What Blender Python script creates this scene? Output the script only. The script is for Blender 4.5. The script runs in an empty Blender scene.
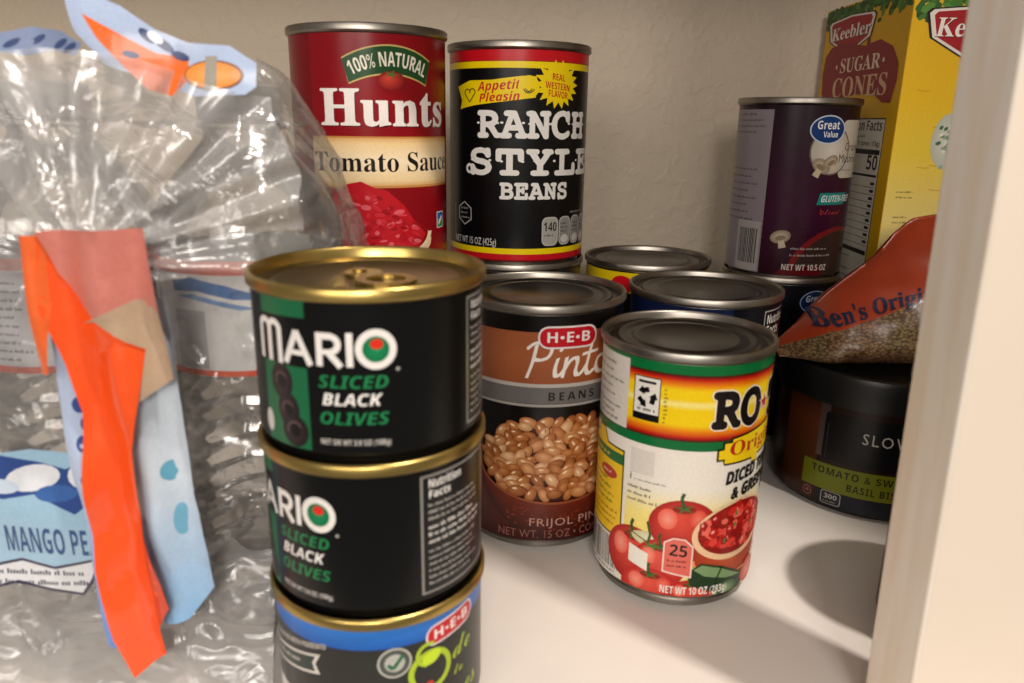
import bpy, bmesh, math, random
from math import pi, sin, cos, radians, sqrt, atan2
from mathutils import Vector, Matrix, noise
from mathutils.geometry import tessellate_polygon

MM = 0.001
scene = bpy.context.scene
COL = scene.collection

# ------------------------------------------------------------------ camera, world, lights, exposure
cam_d = bpy.data.cameras.new('camera')
cam_d.sensor_width = 36.0
cam_d.lens = 758.0 / 1024 * 36.0
cam_d.clip_start = 0.01
cam_d.dof.use_dof = True
cam_d.dof.focus_distance = 0.41
cam_d.dof.aperture_fstop = 13.0
cam = bpy.data.objects.new('camera', cam_d)
COL.objects.link(cam)
_p, _r = radians(16.27), radians(0.9)
_f = Vector((0, cos(_p), -sin(_p)))
_R0 = Vector((1, 0, 0)); _U0 = _R0.cross(_f)
_R = _R0 * cos(_r) + _U0 * sin(_r); _U = -_R0 * sin(_r) + _U0 * cos(_r)
cam.matrix_world = Matrix(((_R.x, _U.x, -_f.x, 0), (_R.y, _U.y, -_f.y, 0), (_R.z, _U.z, -_f.z, 185.6 * MM), (0, 0, 0, 1)))
scene.camera = cam

world = bpy.data.worlds.new('world'); scene.world = world
world.use_nodes = True
_bg = world.node_tree.nodes['Background']
_bg.inputs['Color'].default_value = (1.0, 0.90, 0.82, 1)
_bg.inputs['Strength'].default_value = 0.25

def area(name, loc, target, size, power, color, size_y=None):
    l = bpy.data.lights.new(name, 'AREA'); l.energy = power; l.color = color; l.size = size
    if size_y: l.shape = 'RECTANGLE'; l.size_y = size_y
    o = bpy.data.objects.new(name, l); COL.objects.link(o)
    o.location = [c * MM for c in loc]
    d = Vector(target) - Vector(loc)
    o.rotation_euler = d.to_track_quat('-Z', 'Y').to_euler()
    return o
# the ceiling lamp in front of the pantry, to the right of the photographer
area('ceiling_lamp', (444, -120, 1370), (60, 300, 0), 0.05, 15.0, (1.0, 0.91, 0.82))
# soft fill lights added behind the camera to lift the shaded parts
area('fill_light', (55, -1000, 620), (80, 350, 100), 0.35, 10.0, (1.0, 0.92, 0.84))
area('fill_light', (-480, -900, 600), (0, 350, 100), 0.5, 5.5, (1.0, 0.92, 0.84))  # added from the left to brighten the upright's inner face

vs = scene.view_settings
vs.view_transform = 'Standard'; vs.look = 'None'; vs.exposure = 0.0; vs.gamma = 1.0; vs.use_curve_mapping = False
scene.cycles.max_bounces = 10; scene.cycles.transparent_max_bounces = 24
scene.cycles.caustics_reflective = False; scene.cycles.caustics_refractive = False
# outlines of printed letters: advance, then closed loops as x,y pairs
GLYPHS = {
 'R': {
  '%': (170, [[126,56, 140,50, 145,36, 140,22, 126,16, 112,22, 106,36, 112,50], [126,74, 98,63, 87,36, 99,9, 126,-3, 152,9, 164,36, 152,63], [151,173, 132,173, 20,-3, 38,-3], [45,173, 18,161, 6,134, 18,107, 45,96, 71,107, 83,134, 71,161], [45,154, 58,148, 64,134, 59,120, 45,115, 31,120, 25,134, 31,148]]),
  '&': (156, [[124,85, 116,70, 106,57, 82,85, 105,107, 113,130, 101,157, 72,167, 40,157, 28,128, 34,107, 47,89, 18,66, 7,38, 20,9, 50,-2, 75,3, 104,23, 124,0, 155,0, 121,40, 137,63, 148,85], [89,40, 71,26, 53,20, 38,26, 32,38, 39,56, 61,72], [52,130, 57,142, 71,147, 84,142, 90,129, 86,116, 68,101, 57,114]]),
  "'": (47, [[18,116, 29,116, 35,150, 35,179, 13,179, 13,150]]),
  '(': (81, [[42,58, 51,121, 78,174, 65,174, 29,120, 16,58, 29,-4, 65,-58, 78,-58, 51,-5]]),
  ')': (81, [[39,58, 30,-5, 3,-58, 16,-58, 52,-4, 65,58, 52,120, 16,174, 3,174, 30,121]]),
  ',': (55, [[15,-30, 37,-15, 44,7, 39,24, 26,31, 16,27, 12,16, 15,7, 24,3, 23,-12, 15,-25]]),
  '-': (81, [[71,67, 10,67, 10,44, 71,44]]),
  '.': (55, [[27,28, 17,23, 12,13, 17,2, 27,-2, 38,2, 42,13, 38,23]]),
  '/': (70, [[2,-2, 20,-2, 69,173, 51,173]]),
  '0': (125, [[118,85, 102,149, 62,173, 23,149, 8,85, 23,22, 62,-2, 102,22], [93,85, 85,38, 62,21, 40,38, 32,85, 40,132, 62,150, 85,132]]),
  '1': (125, [[75,171, 51,171, 51,0, 75,0]]),
  '2': (125, [[117,23, 51,23, 92,78, 104,120, 90,158, 52,173, 32,169, 12,157, 12,126, 32,144, 51,149, 71,140, 80,117, 77,98, 68,80, 40,40, 9,0, 117,0]]),
  '3': (125, [[20,142, 36,148, 49,150, 71,143, 79,124, 70,106, 45,99, 45,77, 72,69, 82,48, 74,28, 54,21, 35,24, 16,34, 16,8, 34,0, 52,-2, 91,12, 106,50, 100,74, 82,90, 98,105, 103,128, 90,161, 53,173, 36,171, 20,166]]),
  '4': (125, [[100,173, 89,173, 3,67, 3,56, 75,56, 75,0, 100,0, 100,56, 118,56, 118,78, 100,78], [75,127, 75,78, 36,78]]),
  '5': (125, [[101,171, 25,171, 25,82, 69,78, 85,52, 75,30, 50,21, 31,24, 13,34, 13,8, 33,0, 54,-2, 94,13, 110,52, 93,92, 48,106, 48,149, 101,149]]),
  '6': (125, [[79,173, 29,120, 11,58, 26,14, 66,-2, 101,13, 116,49, 103,84, 69,99, 42,92, 62,126, 94,154], [37,66, 50,73, 64,75, 84,68, 92,49, 84,29, 65,21, 41,33]]),
  '7': (125, [[123,171, 12,171, 12,147, 86,147, 24,7, 45,-2]]),
  '8': (125, [[117,46, 111,70, 93,87, 109,104, 115,123, 100,159, 64,173, 27,159, 12,124, 17,103, 32,87, 14,70, 8,46, 24,12, 63,-2, 101,12], [90,124, 82,106, 63,98, 44,106, 37,124, 44,143, 64,150, 83,142], [93,48, 85,29, 62,21, 41,29, 33,48, 41,68, 63,75, 84,67]]),
  '9': (125, [[47,-2, 96,48, 115,111, 100,155, 61,173, 23,157, 9,122, 23,87, 57,73, 71,74, 84,80, 67,47, 32,16], [34,123, 41,142, 62,150, 82,140, 90,119, 89,105, 75,98, 62,96, 42,104]]),
  'A': (167, [[91,172, 73,172, 0,0, 25,0, 47,50, 119,50, 142,0, 167,0], [82,134, 109,72, 56,72]]),
  'B': (141, [[19,0, 77,0, 123,15, 136,46, 125,75, 95,91, 114,105, 121,127, 108,157, 68,171, 19,171], [43,149, 66,149, 89,141, 96,125, 87,104, 60,98, 43,98], [43,76, 73,76, 101,68, 111,49, 103,31, 74,22, 43,22]]),
  'C': (177, [[164,159, 133,169, 106,173, 38,147, 12,83, 34,27, 104,-2, 139,2, 166,13, 166,40, 136,25, 106,20, 56,38, 37,85, 57,132, 105,150, 134,146, 164,133]]),
  'D': (188, [[19,0, 86,0, 152,26, 176,85, 154,143, 85,171, 19,171], [44,149, 81,149, 134,130, 151,85, 137,46, 83,22, 44,22]]),
  'E': (125, [[116,171, 19,171, 19,0, 118,0, 118,22, 43,22, 43,75, 113,75, 113,97, 43,97, 43,149, 116,149]]),
  'F': (117, [[110,171, 19,171, 19,0, 44,0, 44,79, 110,79, 110,101, 44,101, 44,149, 110,149]]),
  'G': (185, [[168,84, 111,84, 111,62, 144,62, 144,27, 126,22, 107,20, 57,38, 38,85, 57,132, 104,150, 134,146, 165,134, 165,158, 132,170, 104,173, 39,147, 13,84, 38,22, 103,-2, 136,1, 168,12]]),
  'H': (182, [[163,171, 139,171, 139,96, 43,96, 43,171, 19,171, 19,0, 43,0, 43,74, 139,74, 139,0, 163,0]]),
  'I': (62, [[44,171, 19,171, 19,0, 44,0]]),
  'J': (62, [[44,171, 19,171, 19,5, 15,-24, -9,-34, -16,-34, -11,-57, -4,-58, 33,-42, 44,-2]]),
  'K': (164, [[71,90, 146,171, 115,171, 43,93, 43,171, 19,171, 19,0, 43,0, 43,84, 130,0, 164,0]]),
  'L': (122, [[43,171, 19,171, 19,0, 120,0, 120,22, 43,22]]),
  'M': (195, [[177,171, 155,171, 98,101, 41,171, 18,171, 18,0, 43,0, 43,133, 96,67, 100,67, 152,133, 153,133, 153,0, 177,0]]),
  'N': (195, [[177,171, 154,171, 154,39, 38,171, 19,171, 19,0, 42,0, 42,131, 156,0, 177,0]]),
  'O': (206, [[11,85, 36,24, 102,-2, 170,24, 195,85, 170,147, 103,173, 36,147], [37,85, 55,132, 103,150, 150,132, 169,85, 150,39, 103,20, 55,39]]),
  'P': (128, [[18,171, 18,0, 42,0, 42,74, 68,74, 111,88, 125,122, 112,156, 71,171], [42,149, 71,149, 94,140, 100,123, 92,103, 70,96, 42,96]]),
  'Q': (206, [[124,0, 175,30, 195,85, 169,148, 105,173, 38,148, 11,85, 31,30, 83,0, 121,-23, 167,-35, 189,-13, 161,-13], [104,150, 151,131, 170,85, 152,39, 105,20, 54,40, 37,85, 51,127]]),
  'R': (151, [[19,171, 19,0, 44,0, 44,74, 54,74, 73,68, 99,35, 122,0, 151,0, 128,34, 110,62, 90,81, 111,97, 118,123, 103,158, 62,171], [44,150, 60,150, 85,143, 93,124, 86,105, 60,96, 44,96]]),
  'S': (115, [[100,161, 81,170, 62,173, 24,160, 10,127, 47,80, 84,41, 77,27, 56,20, 32,26, 11,45, 11,14, 33,2, 59,-2, 93,11, 107,44, 70,95, 33,131, 40,145, 60,151, 79,147, 100,133]]),
  'T': (151, [[147,171, 4,171, 4,149, 63,149, 63,0, 88,0, 88,149, 147,149]]),
  'U': (177, [[162,171, 138,171, 138,71, 135,50, 127,34, 111,24, 87,20, 67,24, 50,35, 42,48, 40,70, 40,171, 15,171, 15,65, 37,14, 86,-2, 143,17, 162,67]]),
  'V': (151, [[151,171, 127,171, 76,51, 25,171, 0,171, 74,-2, 79,-2]]),
  'W': (261, [[260,171, 236,171, 190,53, 142,171, 119,171, 72,53, 25,171, 0,171, 69,-2, 74,-2, 130,138, 186,-2, 191,-2]]),
  'X': (177, [[172,171, 142,171, 89,106, 36,171, 6,171, 74,88, 1,0, 30,0, 89,71, 147,0, 177,0, 104,88]]),
  'Y': (151, [[75,112, 30,171, 0,171, 63,90, 63,0, 88,0, 88,90, 151,171, 122,171]]),
  'Z': (161, [[113,149, 4,0, 158,0, 158,22, 49,22, 158,171, 11,171, 11,149]]),
  'a': (107, [[103,20, 91,14, 88,15, 87,20, 87,78, 75,106, 46,115, 25,111, 9,99, 9,75, 26,89, 44,94, 59,89, 65,74, 65,68, 19,49, 7,25, 14,6, 34,-2, 49,1, 64,9, 70,0, 81,-2, 91,0, 103,7], [65,23, 55,16, 45,14, 34,18, 29,29, 40,45, 65,56]]),
  'b': (125, [[37,171, 15,171, 15,6, 34,0, 57,-2, 101,14, 117,59, 103,99, 68,115, 52,112, 37,104], [37,83, 50,92, 62,95, 85,84, 94,55, 84,29, 60,19, 37,22]]),
  'c': (110, [[98,107, 66,115, 25,98, 10,54, 26,14, 67,-2, 86,0, 101,4, 101,26, 71,19, 43,29, 33,56, 43,84, 67,94, 82,92, 98,83]]),
  'd': (128, [[113,171, 91,171, 91,110, 67,115, 27,99, 11,59, 26,16, 66,0, 113,0], [91,19, 68,19, 41,29, 34,56, 44,84, 70,95, 80,94, 91,90]]),
  'e': (120, [[110,33, 90,23, 70,19, 45,28, 33,53, 112,53, 98,99, 63,115, 25,99, 10,58, 24,16, 65,-2, 89,1, 110,11], [33,68, 43,88, 63,95, 82,88, 90,68]]),
  'f': (62, [[74,171, 49,172, 32,162, 22,146, 18,112, 2,112, 2,92, 18,92, 18,0, 40,0, 40,92, 61,92, 61,112, 40,112, 40,123, 45,143, 64,151, 74,149]]),
  'g': (107, [[105,112, 59,112, 23,102, 10,73, 16,53, 24,44, 35,38, 22,32, 17,22, 20,15, 28,8, 7,-4, 0,-24, 15,-48, 52,-58, 91,-48, 105,-22, 98,-3, 72,10, 47,16, 38,24, 55,34, 84,45, 91,56, 94,71, 91,83, 82,95, 105,95], [74,73, 68,58, 53,52, 36,58, 30,73, 37,87, 52,93, 68,87], [83,-24, 75,-35, 52,-40, 29,-35, 21,-23, 28,-10, 47,-6, 70,-9]]),
  'h': (125, [[38,171, 15,171, 15,0, 38,0, 38,81, 52,93, 66,97, 82,89, 88,70, 88,0, 110,0, 110,69, 99,103, 72,115, 53,110, 38,98]]),
  'i': (55, [[39,112, 16,112, 16,0, 39,0], [41,146, 37,156, 28,160, 18,156, 14,146, 18,137, 28,133, 37,137]]),
  'j': (55, [[38,112, 15,112, 15,-16, 11,-32, -2,-41, 15,-58, 32,-42, 38,-15], [40,146, 36,156, 27,160, 17,156, 13,146, 17,137, 27,133, 36,137]]),
  'k': (120, [[115,112, 89,112, 39,57, 95,0, 125,0, 67,57], [38,171, 16,171, 16,0, 38,0]]),
  'l': (55, [[39,171, 16,171, 16,0, 39,0]]),
  'm': (193, [[15,112, 15,0, 37,0, 37,82, 50,93, 65,96, 79,90, 85,70, 85,0, 108,0, 108,82, 120,92, 133,96, 149,89, 156,70, 156,0, 178,0, 178,71, 168,102, 141,115, 120,109, 103,94, 89,109, 70,115, 54,110, 37,98, 37,112]]),
  'n': (125, [[38,112, 15,112, 15,0, 38,0, 38,81, 52,93, 66,97, 82,89, 88,70, 88,0, 110,0, 110,69, 99,103, 72,115, 53,110, 38,98]]),
  'o': (138, [[68,115, 26,98, 9,57, 26,15, 68,-2, 112,14, 129,57, 112,98], [68,95, 95,84, 106,57, 96,28, 68,18, 42,29, 32,57, 42,84]]),
  'p': (125, [[37,3, 48,-1, 59,-2, 100,14, 116,55, 100,98, 53,112, 14,112, 14,-58, 37,-58], [37,92, 57,92, 84,83, 93,56, 83,28, 58,18, 47,19, 37,23]]),
  'q': (125, [[89,-58, 111,-58, 111,112, 70,112, 20,91, 9,55, 25,14, 66,-2, 89,2], [89,92, 89,22, 68,16, 42,28, 32,56, 43,83, 68,92]]),
  'r': (99, [[17,112, 17,0, 40,0, 40,59, 47,83, 67,93, 77,90, 88,82, 99,102, 86,111, 73,115, 57,108, 40,87, 40,112]]),
  's': (96, [[81,105, 64,112, 48,115, 21,106, 11,84, 37,51, 64,30, 59,21, 47,17, 31,21, 10,32, 10,8, 30,0, 49,-2, 76,7, 86,31, 81,46, 40,76, 34,85, 38,92, 49,95, 63,92, 81,83]]),
  't': (83, [[42,136, 0,95, 0,92, 20,92, 20,33, 29,8, 56,-2, 69,0, 83,5, 83,26, 70,20, 58,18, 47,21, 42,35, 42,92, 77,92, 77,112, 42,112]]),
  'u': (125, [[109,0, 109,112, 87,112, 87,32, 75,20, 60,16, 43,23, 37,41, 37,112, 15,112, 15,43, 26,9, 54,-2, 71,2, 87,14, 87,0]]),
  'v': (110, [[52,-2, 59,-2, 109,112, 85,112, 55,43, 25,112, 1,112]]),
  'w': (180, [[98,112, 82,112, 53,44, 24,112, 0,112, 50,-2, 57,-2, 90,76, 123,-2, 130,-2, 180,112, 156,112, 127,44]]),
  'x': (125, [[122,112, 93,112, 61,74, 28,112, 0,112, 47,57, 0,0, 28,0, 61,40, 97,0, 125,0, 76,57]]),
  'y': (110, [[110,112, 85,112, 56,49, 25,112, 0,112, 44,24, 5,-58, 30,-58]]),
  'z': (104, [[101,112, 5,112, 5,92, 62,92, 3,0, 101,0, 101,20, 41,20]]),
  '•': (89, [[44,116, 22,107, 13,85, 22,63, 44,54, 66,63, 75,85, 66,107]]),
 },
 'B': {
  '0': (143, [[71,-3, 43,4, 24,22, 13,51, 9,89, 15,139, 23,157, 35,170, 51,179, 71,181, 99,175, 119,157, 130,128, 134,89, 128,40, 120,22, 108,9, 92,0], [71,28, 83,32, 91,43, 95,62, 95,116, 91,135, 83,147, 71,151, 59,147, 52,135, 48,116, 48,63, 52,43, 59,32]]),
  '1': (143, [[66,0, 66,130, 67,139, 33,110, 15,133, 72,179, 103,179, 103,0]]),
  '2': (143, [[10,0, 10,26, 55,72, 84,104, 89,112, 92,128, 91,138, 86,144, 71,150, 51,145, 30,131, 10,156, 35,173, 58,180, 73,181, 90,179, 103,175, 115,167, 123,157, 128,146, 130,133, 124,106, 107,82, 80,55, 57,34, 57,32, 135,32, 135,0]]),
  '3': (143, [[61,-3, 34,0, 10,7, 10,39, 46,28, 74,29, 85,35, 91,43, 94,54, 90,67, 77,75, 37,77, 37,106, 76,109, 88,118, 91,130, 89,139, 85,145, 77,149, 65,151, 43,146, 27,138, 10,164, 34,176, 50,180, 68,181, 93,178, 112,170, 124,156, 128,139, 125,122, 117,109, 104,100, 89,93, 108,89, 122,80, 130,68, 133,52, 131,37, 125,24, 116,13, 102,5, 84,-1]]),
  '4': (143, [[81,0, 81,37, 4,37, 4,63, 83,179, 117,179, 117,66, 139,66, 139,37, 117,37, 117,0], [38,66, 81,66, 81,135, 70,116]]),
  '5': (143, [[60,-3, 22,3, 12,7, 12,40, 22,35, 59,28, 74,30, 85,35, 91,44, 94,57, 85,77, 58,84, 31,80, 16,88, 23,179, 119,179, 119,147, 56,147, 52,112, 75,114, 104,108, 115,100, 124,90, 130,76, 132,60, 127,34, 114,14, 91,2]]),
  '6': (143, [[74,-3, 57,0, 41,6, 28,17, 18,32, 11,51, 9,91, 14,121, 19,135, 35,158, 46,168, 60,175, 98,181, 122,179, 122,149, 101,151, 81,149, 66,144, 56,136, 49,124, 45,111, 45,95, 59,110, 70,115, 84,116, 105,112, 121,101, 131,83, 135,60, 131,34, 118,14, 99,2], [73,28, 83,30, 91,35, 97,45, 97,71, 92,80, 85,85, 74,87, 60,83, 50,74, 46,62, 49,46, 58,33, 65,29]]),
  '7': (143, [[28,0, 95,147, 7,147, 7,179, 135,179, 135,155, 67,0]]),
  '8': (143, [[72,-3, 45,1, 25,10, 13,25, 9,45, 11,62, 19,75, 30,85, 43,93, 23,111, 16,123, 14,138, 16,151, 22,162, 43,176, 57,180, 86,180, 112,170, 121,162, 127,151, 128,138, 126,123, 119,111, 97,94, 115,83, 129,67, 133,57, 134,46, 132,32, 126,21, 117,11, 104,4, 89,-1], [72,110, 87,120, 91,126, 93,135, 91,143, 87,149, 71,153, 56,149, 51,143, 51,127, 56,120], [71,25, 83,27, 92,31, 97,38, 99,47, 95,59, 70,78, 51,65, 46,57, 44,48, 45,39, 51,32, 59,27]]),
  '9': (143, [[21,-1, 21,30, 42,27, 62,29, 76,34, 87,43, 94,54, 98,83, 84,68, 73,64, 58,62, 38,66, 22,77, 11,95, 8,119, 12,144, 24,164, 44,176, 69,181, 86,178, 102,172, 115,162, 125,146, 132,127, 134,102, 132,72, 124,43, 108,20, 97,10, 82,3, 65,-1], [69,91, 83,95, 93,104, 97,116, 94,132, 85,145, 78,149, 70,150, 60,148, 52,143, 46,133, 46,107, 51,99, 58,93]]),
  'A': (173, [[0,0, 63,179, 109,179, 173,0, 132,0, 119,43, 54,43, 41,0], [63,74, 110,74, 93,127, 86,152, 76,116]]),
  'B': (168, [[23,0, 23,179, 78,179, 109,176, 132,169, 146,155, 150,133, 148,119, 143,108, 134,99, 123,94, 146,82, 151,74, 155,52, 150,30, 137,14, 117,3, 89,0], [60,108, 96,109, 105,113, 110,119, 112,128, 110,137, 104,143, 80,148, 60,148], [60,31, 99,33, 109,38, 114,46, 116,56, 114,65, 109,72, 99,76, 60,78]]),
  'C': (159, [[95,-3, 70,0, 49,9, 34,23, 23,41, 17,63, 15,89, 17,114, 24,137, 36,155, 53,169, 73,178, 98,181, 125,178, 151,169, 138,138, 108,149, 98,150, 79,145, 65,133, 56,114, 54,89, 56,63, 64,45, 78,33, 98,29, 131,34, 144,39, 144,7, 108,-2]]),
  'D': (185, [[23,0, 23,179, 79,179, 105,176, 127,169, 145,156, 159,139, 168,117, 171,91, 164,51, 145,23, 114,6, 73,0], [60,31, 77,31, 118,46, 131,90, 128,116, 118,134, 102,144, 81,148, 60,148]]),
  'E': (140, [[23,0, 23,179, 125,179, 125,148, 60,148, 60,108, 121,108, 121,77, 60,77, 60,31, 125,31, 125,0]]),
  'F': (137, [[23,0, 23,179, 125,179, 125,148, 60,148, 60,102, 120,102, 120,71, 60,71, 60,0]]),
  'G': (181, [[98,-3, 62,3, 36,21, 20,50, 15,90, 17,116, 25,138, 39,156, 57,170, 80,178, 108,181, 149,175, 161,170, 148,140, 130,147, 108,150, 92,148, 79,142, 68,133, 60,121, 55,106, 55,72, 58,58, 64,46, 73,37, 85,31, 124,32, 124,69, 90,69, 90,100, 161,100, 161,8, 132,0]]),
  'H': (191, [[23,0, 23,179, 60,179, 60,109, 131,109, 131,179, 169,179, 169,0, 131,0, 131,77, 60,77, 60,0]]),
  'I': (97, [[8,0, 8,22, 30,32, 30,147, 8,157, 8,179, 89,179, 89,157, 68,147, 68,32, 89,22, 89,0]]),
  'J': (83, [[4,-53, -19,-50, -19,-18, -1,-21, 16,-15, 20,-9, 23,11, 23,179, 60,179, 60,12, 58,-9, 53,-26, 45,-38, 33,-46, 20,-51]]),
  'K': (166, [[23,0, 23,179, 60,179, 60,97, 75,118, 124,179, 166,179, 103,100, 166,0, 123,0, 76,75, 60,64, 60,0]]),
  'L': (141, [[23,0, 23,179, 60,179, 60,31, 133,31, 133,0]]),
  'M': (236, [[23,0, 23,179, 74,179, 116,42, 117,42, 162,179, 213,179, 213,0, 178,0, 178,104, 179,140, 133,0, 98,0, 55,140, 56,83, 56,0]]),
  'N': (203, [[23,0, 23,179, 70,179, 148,45, 147,94, 147,179, 181,179, 181,0, 133,0, 55,135, 56,84, 56,0]]),
  'O': (199, [[100,-3, 73,0, 52,9, 35,23, 24,41, 17,64, 15,90, 17,116, 24,138, 35,156, 52,170, 73,178, 100,181, 126,178, 148,170, 164,156, 175,138, 182,115, 185,90, 182,64, 175,41, 164,23, 148,9, 126,0], [100,29, 120,33, 134,45, 142,64, 145,90, 142,115, 134,134, 120,146, 100,150, 79,146, 65,134, 57,115, 54,90, 57,64, 65,45, 79,33]]),
  'P': (157, [[23,0, 23,179, 80,179, 109,175, 130,164, 142,146, 146,123, 144,108, 139,94, 131,81, 118,72, 100,66, 60,64, 60,0], [60,95, 87,96, 98,101, 105,109, 108,122, 100,141, 78,148, 60,148]]),
  'Q': (199, [[135,-43, 102,-3, 73,0, 52,9, 35,23, 24,41, 17,64, 15,90, 17,116, 24,138, 35,156, 52,170, 73,178, 100,181, 126,178, 148,170, 164,156, 175,138, 182,115, 185,90, 182,62, 174,38, 160,19, 141,6, 184,-43], [100,29, 120,33, 134,45, 142,64, 145,90, 142,115, 134,134, 120,146, 100,150, 79,146, 65,134, 57,115, 54,90, 57,64, 65,45, 79,33]]),
  'R': (165, [[23,0, 23,179, 75,179, 106,175, 128,165, 141,149, 146,125, 145,114, 136,95, 121,82, 113,78, 165,0, 123,0, 81,69, 60,69, 60,0], [60,99, 89,101, 99,106, 105,113, 108,124, 105,135, 99,142, 88,146, 60,148]]),
  'S': (138, [[62,-3, 35,0, 12,8, 12,44, 38,33, 65,29, 77,30, 85,34, 89,40, 91,48, 88,57, 81,64, 35,89, 23,101, 18,109, 14,130, 18,152, 30,168, 49,178, 74,181, 101,178, 127,169, 115,139, 83,149, 73,150, 56,145, 52,139, 51,132, 53,123, 70,110, 108,90, 123,73, 128,50, 123,28, 111,12, 90,1]]),
  'T': (145, [[54,0, 54,147, 5,147, 5,179, 140,179, 140,147, 91,147, 91,0]]),
  'U': (189, [[94,-3, 62,2, 40,16, 26,37, 21,64, 21,179, 59,179, 59,69, 61,51, 68,38, 79,32, 95,29, 111,32, 122,39, 128,52, 130,70, 130,179, 168,179, 168,63, 166,45, 160,30, 149,16, 135,6, 117,0]]),
  'V': (163, [[61,0, 0,179, 38,179, 72,72, 81,33, 91,72, 124,179, 163,179, 102,0]]),
  'W': (242, [[46,0, 0,179, 37,179, 60,81, 69,34, 77,79, 103,179, 139,179, 165,79, 173,34, 182,81, 205,179, 242,179, 196,0, 153,0, 129,94, 121,136, 113,94, 89,0]]),
  'X': (167, [[0,0, 59,92, 4,179, 46,179, 84,114, 122,179, 163,179, 107,90, 167,0, 124,0, 82,68, 41,0]]),
  'Y': (156, [[59,0, 59,68, 0,179, 41,179, 78,105, 115,179, 156,179, 97,70, 97,0]]),
  'Z': (145, [[6,0, 6,25, 92,147, 8,147, 8,179, 137,179, 137,154, 51,31, 139,31, 139,0]]),
  'a': (151, [[53,-3, 36,0, 23,8, 14,22, 11,41, 14,60, 26,73, 45,81, 95,85, 94,100, 90,107, 83,111, 64,111, 36,102, 23,127, 48,136, 76,139, 100,136, 118,127, 129,112, 132,91, 132,0, 106,0, 98,19, 89,9, 80,3, 68,-1], [67,25, 78,27, 87,32, 93,40, 95,63, 66,61, 56,56, 51,49, 49,41, 50,33, 54,28]]),
  'b': (158, [[95,-3, 81,-1, 71,3, 57,15, 54,15, 48,0, 20,0, 20,190, 57,190, 56,131, 55,119, 57,119, 63,127, 82,138, 96,139, 116,135, 133,121, 143,99, 147,69, 143,38, 133,16, 116,2], [84,28, 94,30, 102,38, 107,51, 109,69, 107,87, 102,99, 94,107, 84,109, 71,107, 63,100, 59,89, 57,69, 58,51, 63,38, 71,30]]),
  'c': (129, [[75,-3, 48,2, 28,14, 15,36, 11,68, 13,90, 20,108, 30,122, 43,132, 60,137, 78,139, 103,136, 121,130, 110,101, 78,109, 57,99, 49,68, 51,50, 57,38, 66,30, 78,28, 99,31, 117,40, 117,8, 99,0]]),
  'd': (158, [[63,-3, 42,2, 26,15, 15,37, 11,68, 15,99, 26,121, 43,135, 64,139, 77,138, 97,127, 104,119, 102,146, 102,190, 139,190, 139,0, 110,0, 102,18, 87,3], [76,27, 89,30, 98,36, 102,48, 104,68, 102,85, 98,98, 89,106, 75,109, 64,106, 56,98, 51,85, 49,68, 51,50, 56,37, 64,30]]),
  'e': (148, [[81,-3, 62,-1, 45,5, 31,15, 20,28, 14,46, 11,67, 13,89, 19,107, 29,121, 42,131, 58,137, 76,139, 101,135, 121,123, 133,103, 137,77, 137,59, 49,59, 52,45, 58,34, 69,28, 83,25, 118,31, 129,36, 129,7, 96,-2], [50,84, 102,84, 96,104, 88,110, 76,113, 66,111, 58,106, 52,97]]),
  'f': (97, [[26,0, 26,109, 5,109, 5,127, 26,137, 27,162, 31,174, 39,182, 48,187, 84,191, 108,186, 99,158, 78,162, 71,161, 66,157, 63,137, 95,137, 95,109, 63,109, 63,0]]),
  'g': (158, [[57,-60, 31,-56, 20,-52, 20,-22, 45,-30, 73,-33, 94,-25, 102,18, 85,2, 63,-3, 41,2, 25,16, 15,38, 11,68, 15,98, 25,120, 42,134, 64,139, 86,134, 104,119, 107,137, 139,137, 139,0, 134,-26, 122,-45, 100,-56], [76,27, 88,29, 97,35, 102,46, 104,68, 102,87, 97,99, 88,106, 76,109, 56,98, 49,68, 56,37]]),
  'h': (164, [[20,0, 20,190, 57,190, 56,132, 55,119, 57,119, 64,128, 85,138, 97,139, 117,136, 132,127, 142,112, 146,89, 146,0, 108,0, 108,80, 103,102, 86,109, 72,106, 63,98, 58,83, 57,64, 57,0]]),
  'i': (76, [[30,155, 19,163, 19,181, 30,189, 46,189, 53,186, 57,181, 59,172, 57,163, 53,158, 46,155], [20,0, 20,137, 57,137, 57,0]]),
  'k': (155, [[20,0, 20,190, 57,190, 57,97, 55,74, 72,95, 110,137, 152,137, 98,77, 155,0, 112,0, 73,55, 57,43, 57,0]]),
  'l': (76, [[20,0, 20,190, 57,190, 57,0]]),
  'm': (246, [[20,0, 20,137, 48,137, 53,119, 55,119, 62,128, 83,138, 109,138, 130,128, 136,119, 140,119, 147,128, 168,138, 180,139, 200,136, 215,127, 224,112, 227,89, 227,0, 190,0, 190,80, 184,102, 169,109, 156,107, 148,99, 143,86, 142,69, 142,0, 105,0, 105,80, 99,102, 84,109, 71,106, 63,98, 58,83, 57,64, 57,0]]),
  'n': (164, [[20,0, 20,137, 48,137, 53,119, 55,119, 63,128, 73,134, 85,138, 97,139, 117,136, 132,127, 142,112, 146,89, 146,0, 108,0, 108,80, 107,93, 103,102, 96,107, 86,109, 72,106, 63,98, 58,83, 57,64, 57,0]]),
  'o': (155, [[77,-3, 59,0, 43,6, 30,16, 20,30, 13,47, 11,69, 16,99, 29,121, 50,134, 78,139, 96,137, 112,131, 125,121, 135,107, 141,89, 144,69, 139,38, 126,16, 105,2], [78,28, 90,30, 99,38, 104,51, 106,69, 104,86, 99,99, 90,106, 77,109, 65,106, 56,99, 51,86, 49,69, 51,51, 56,38, 65,30]]),
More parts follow.
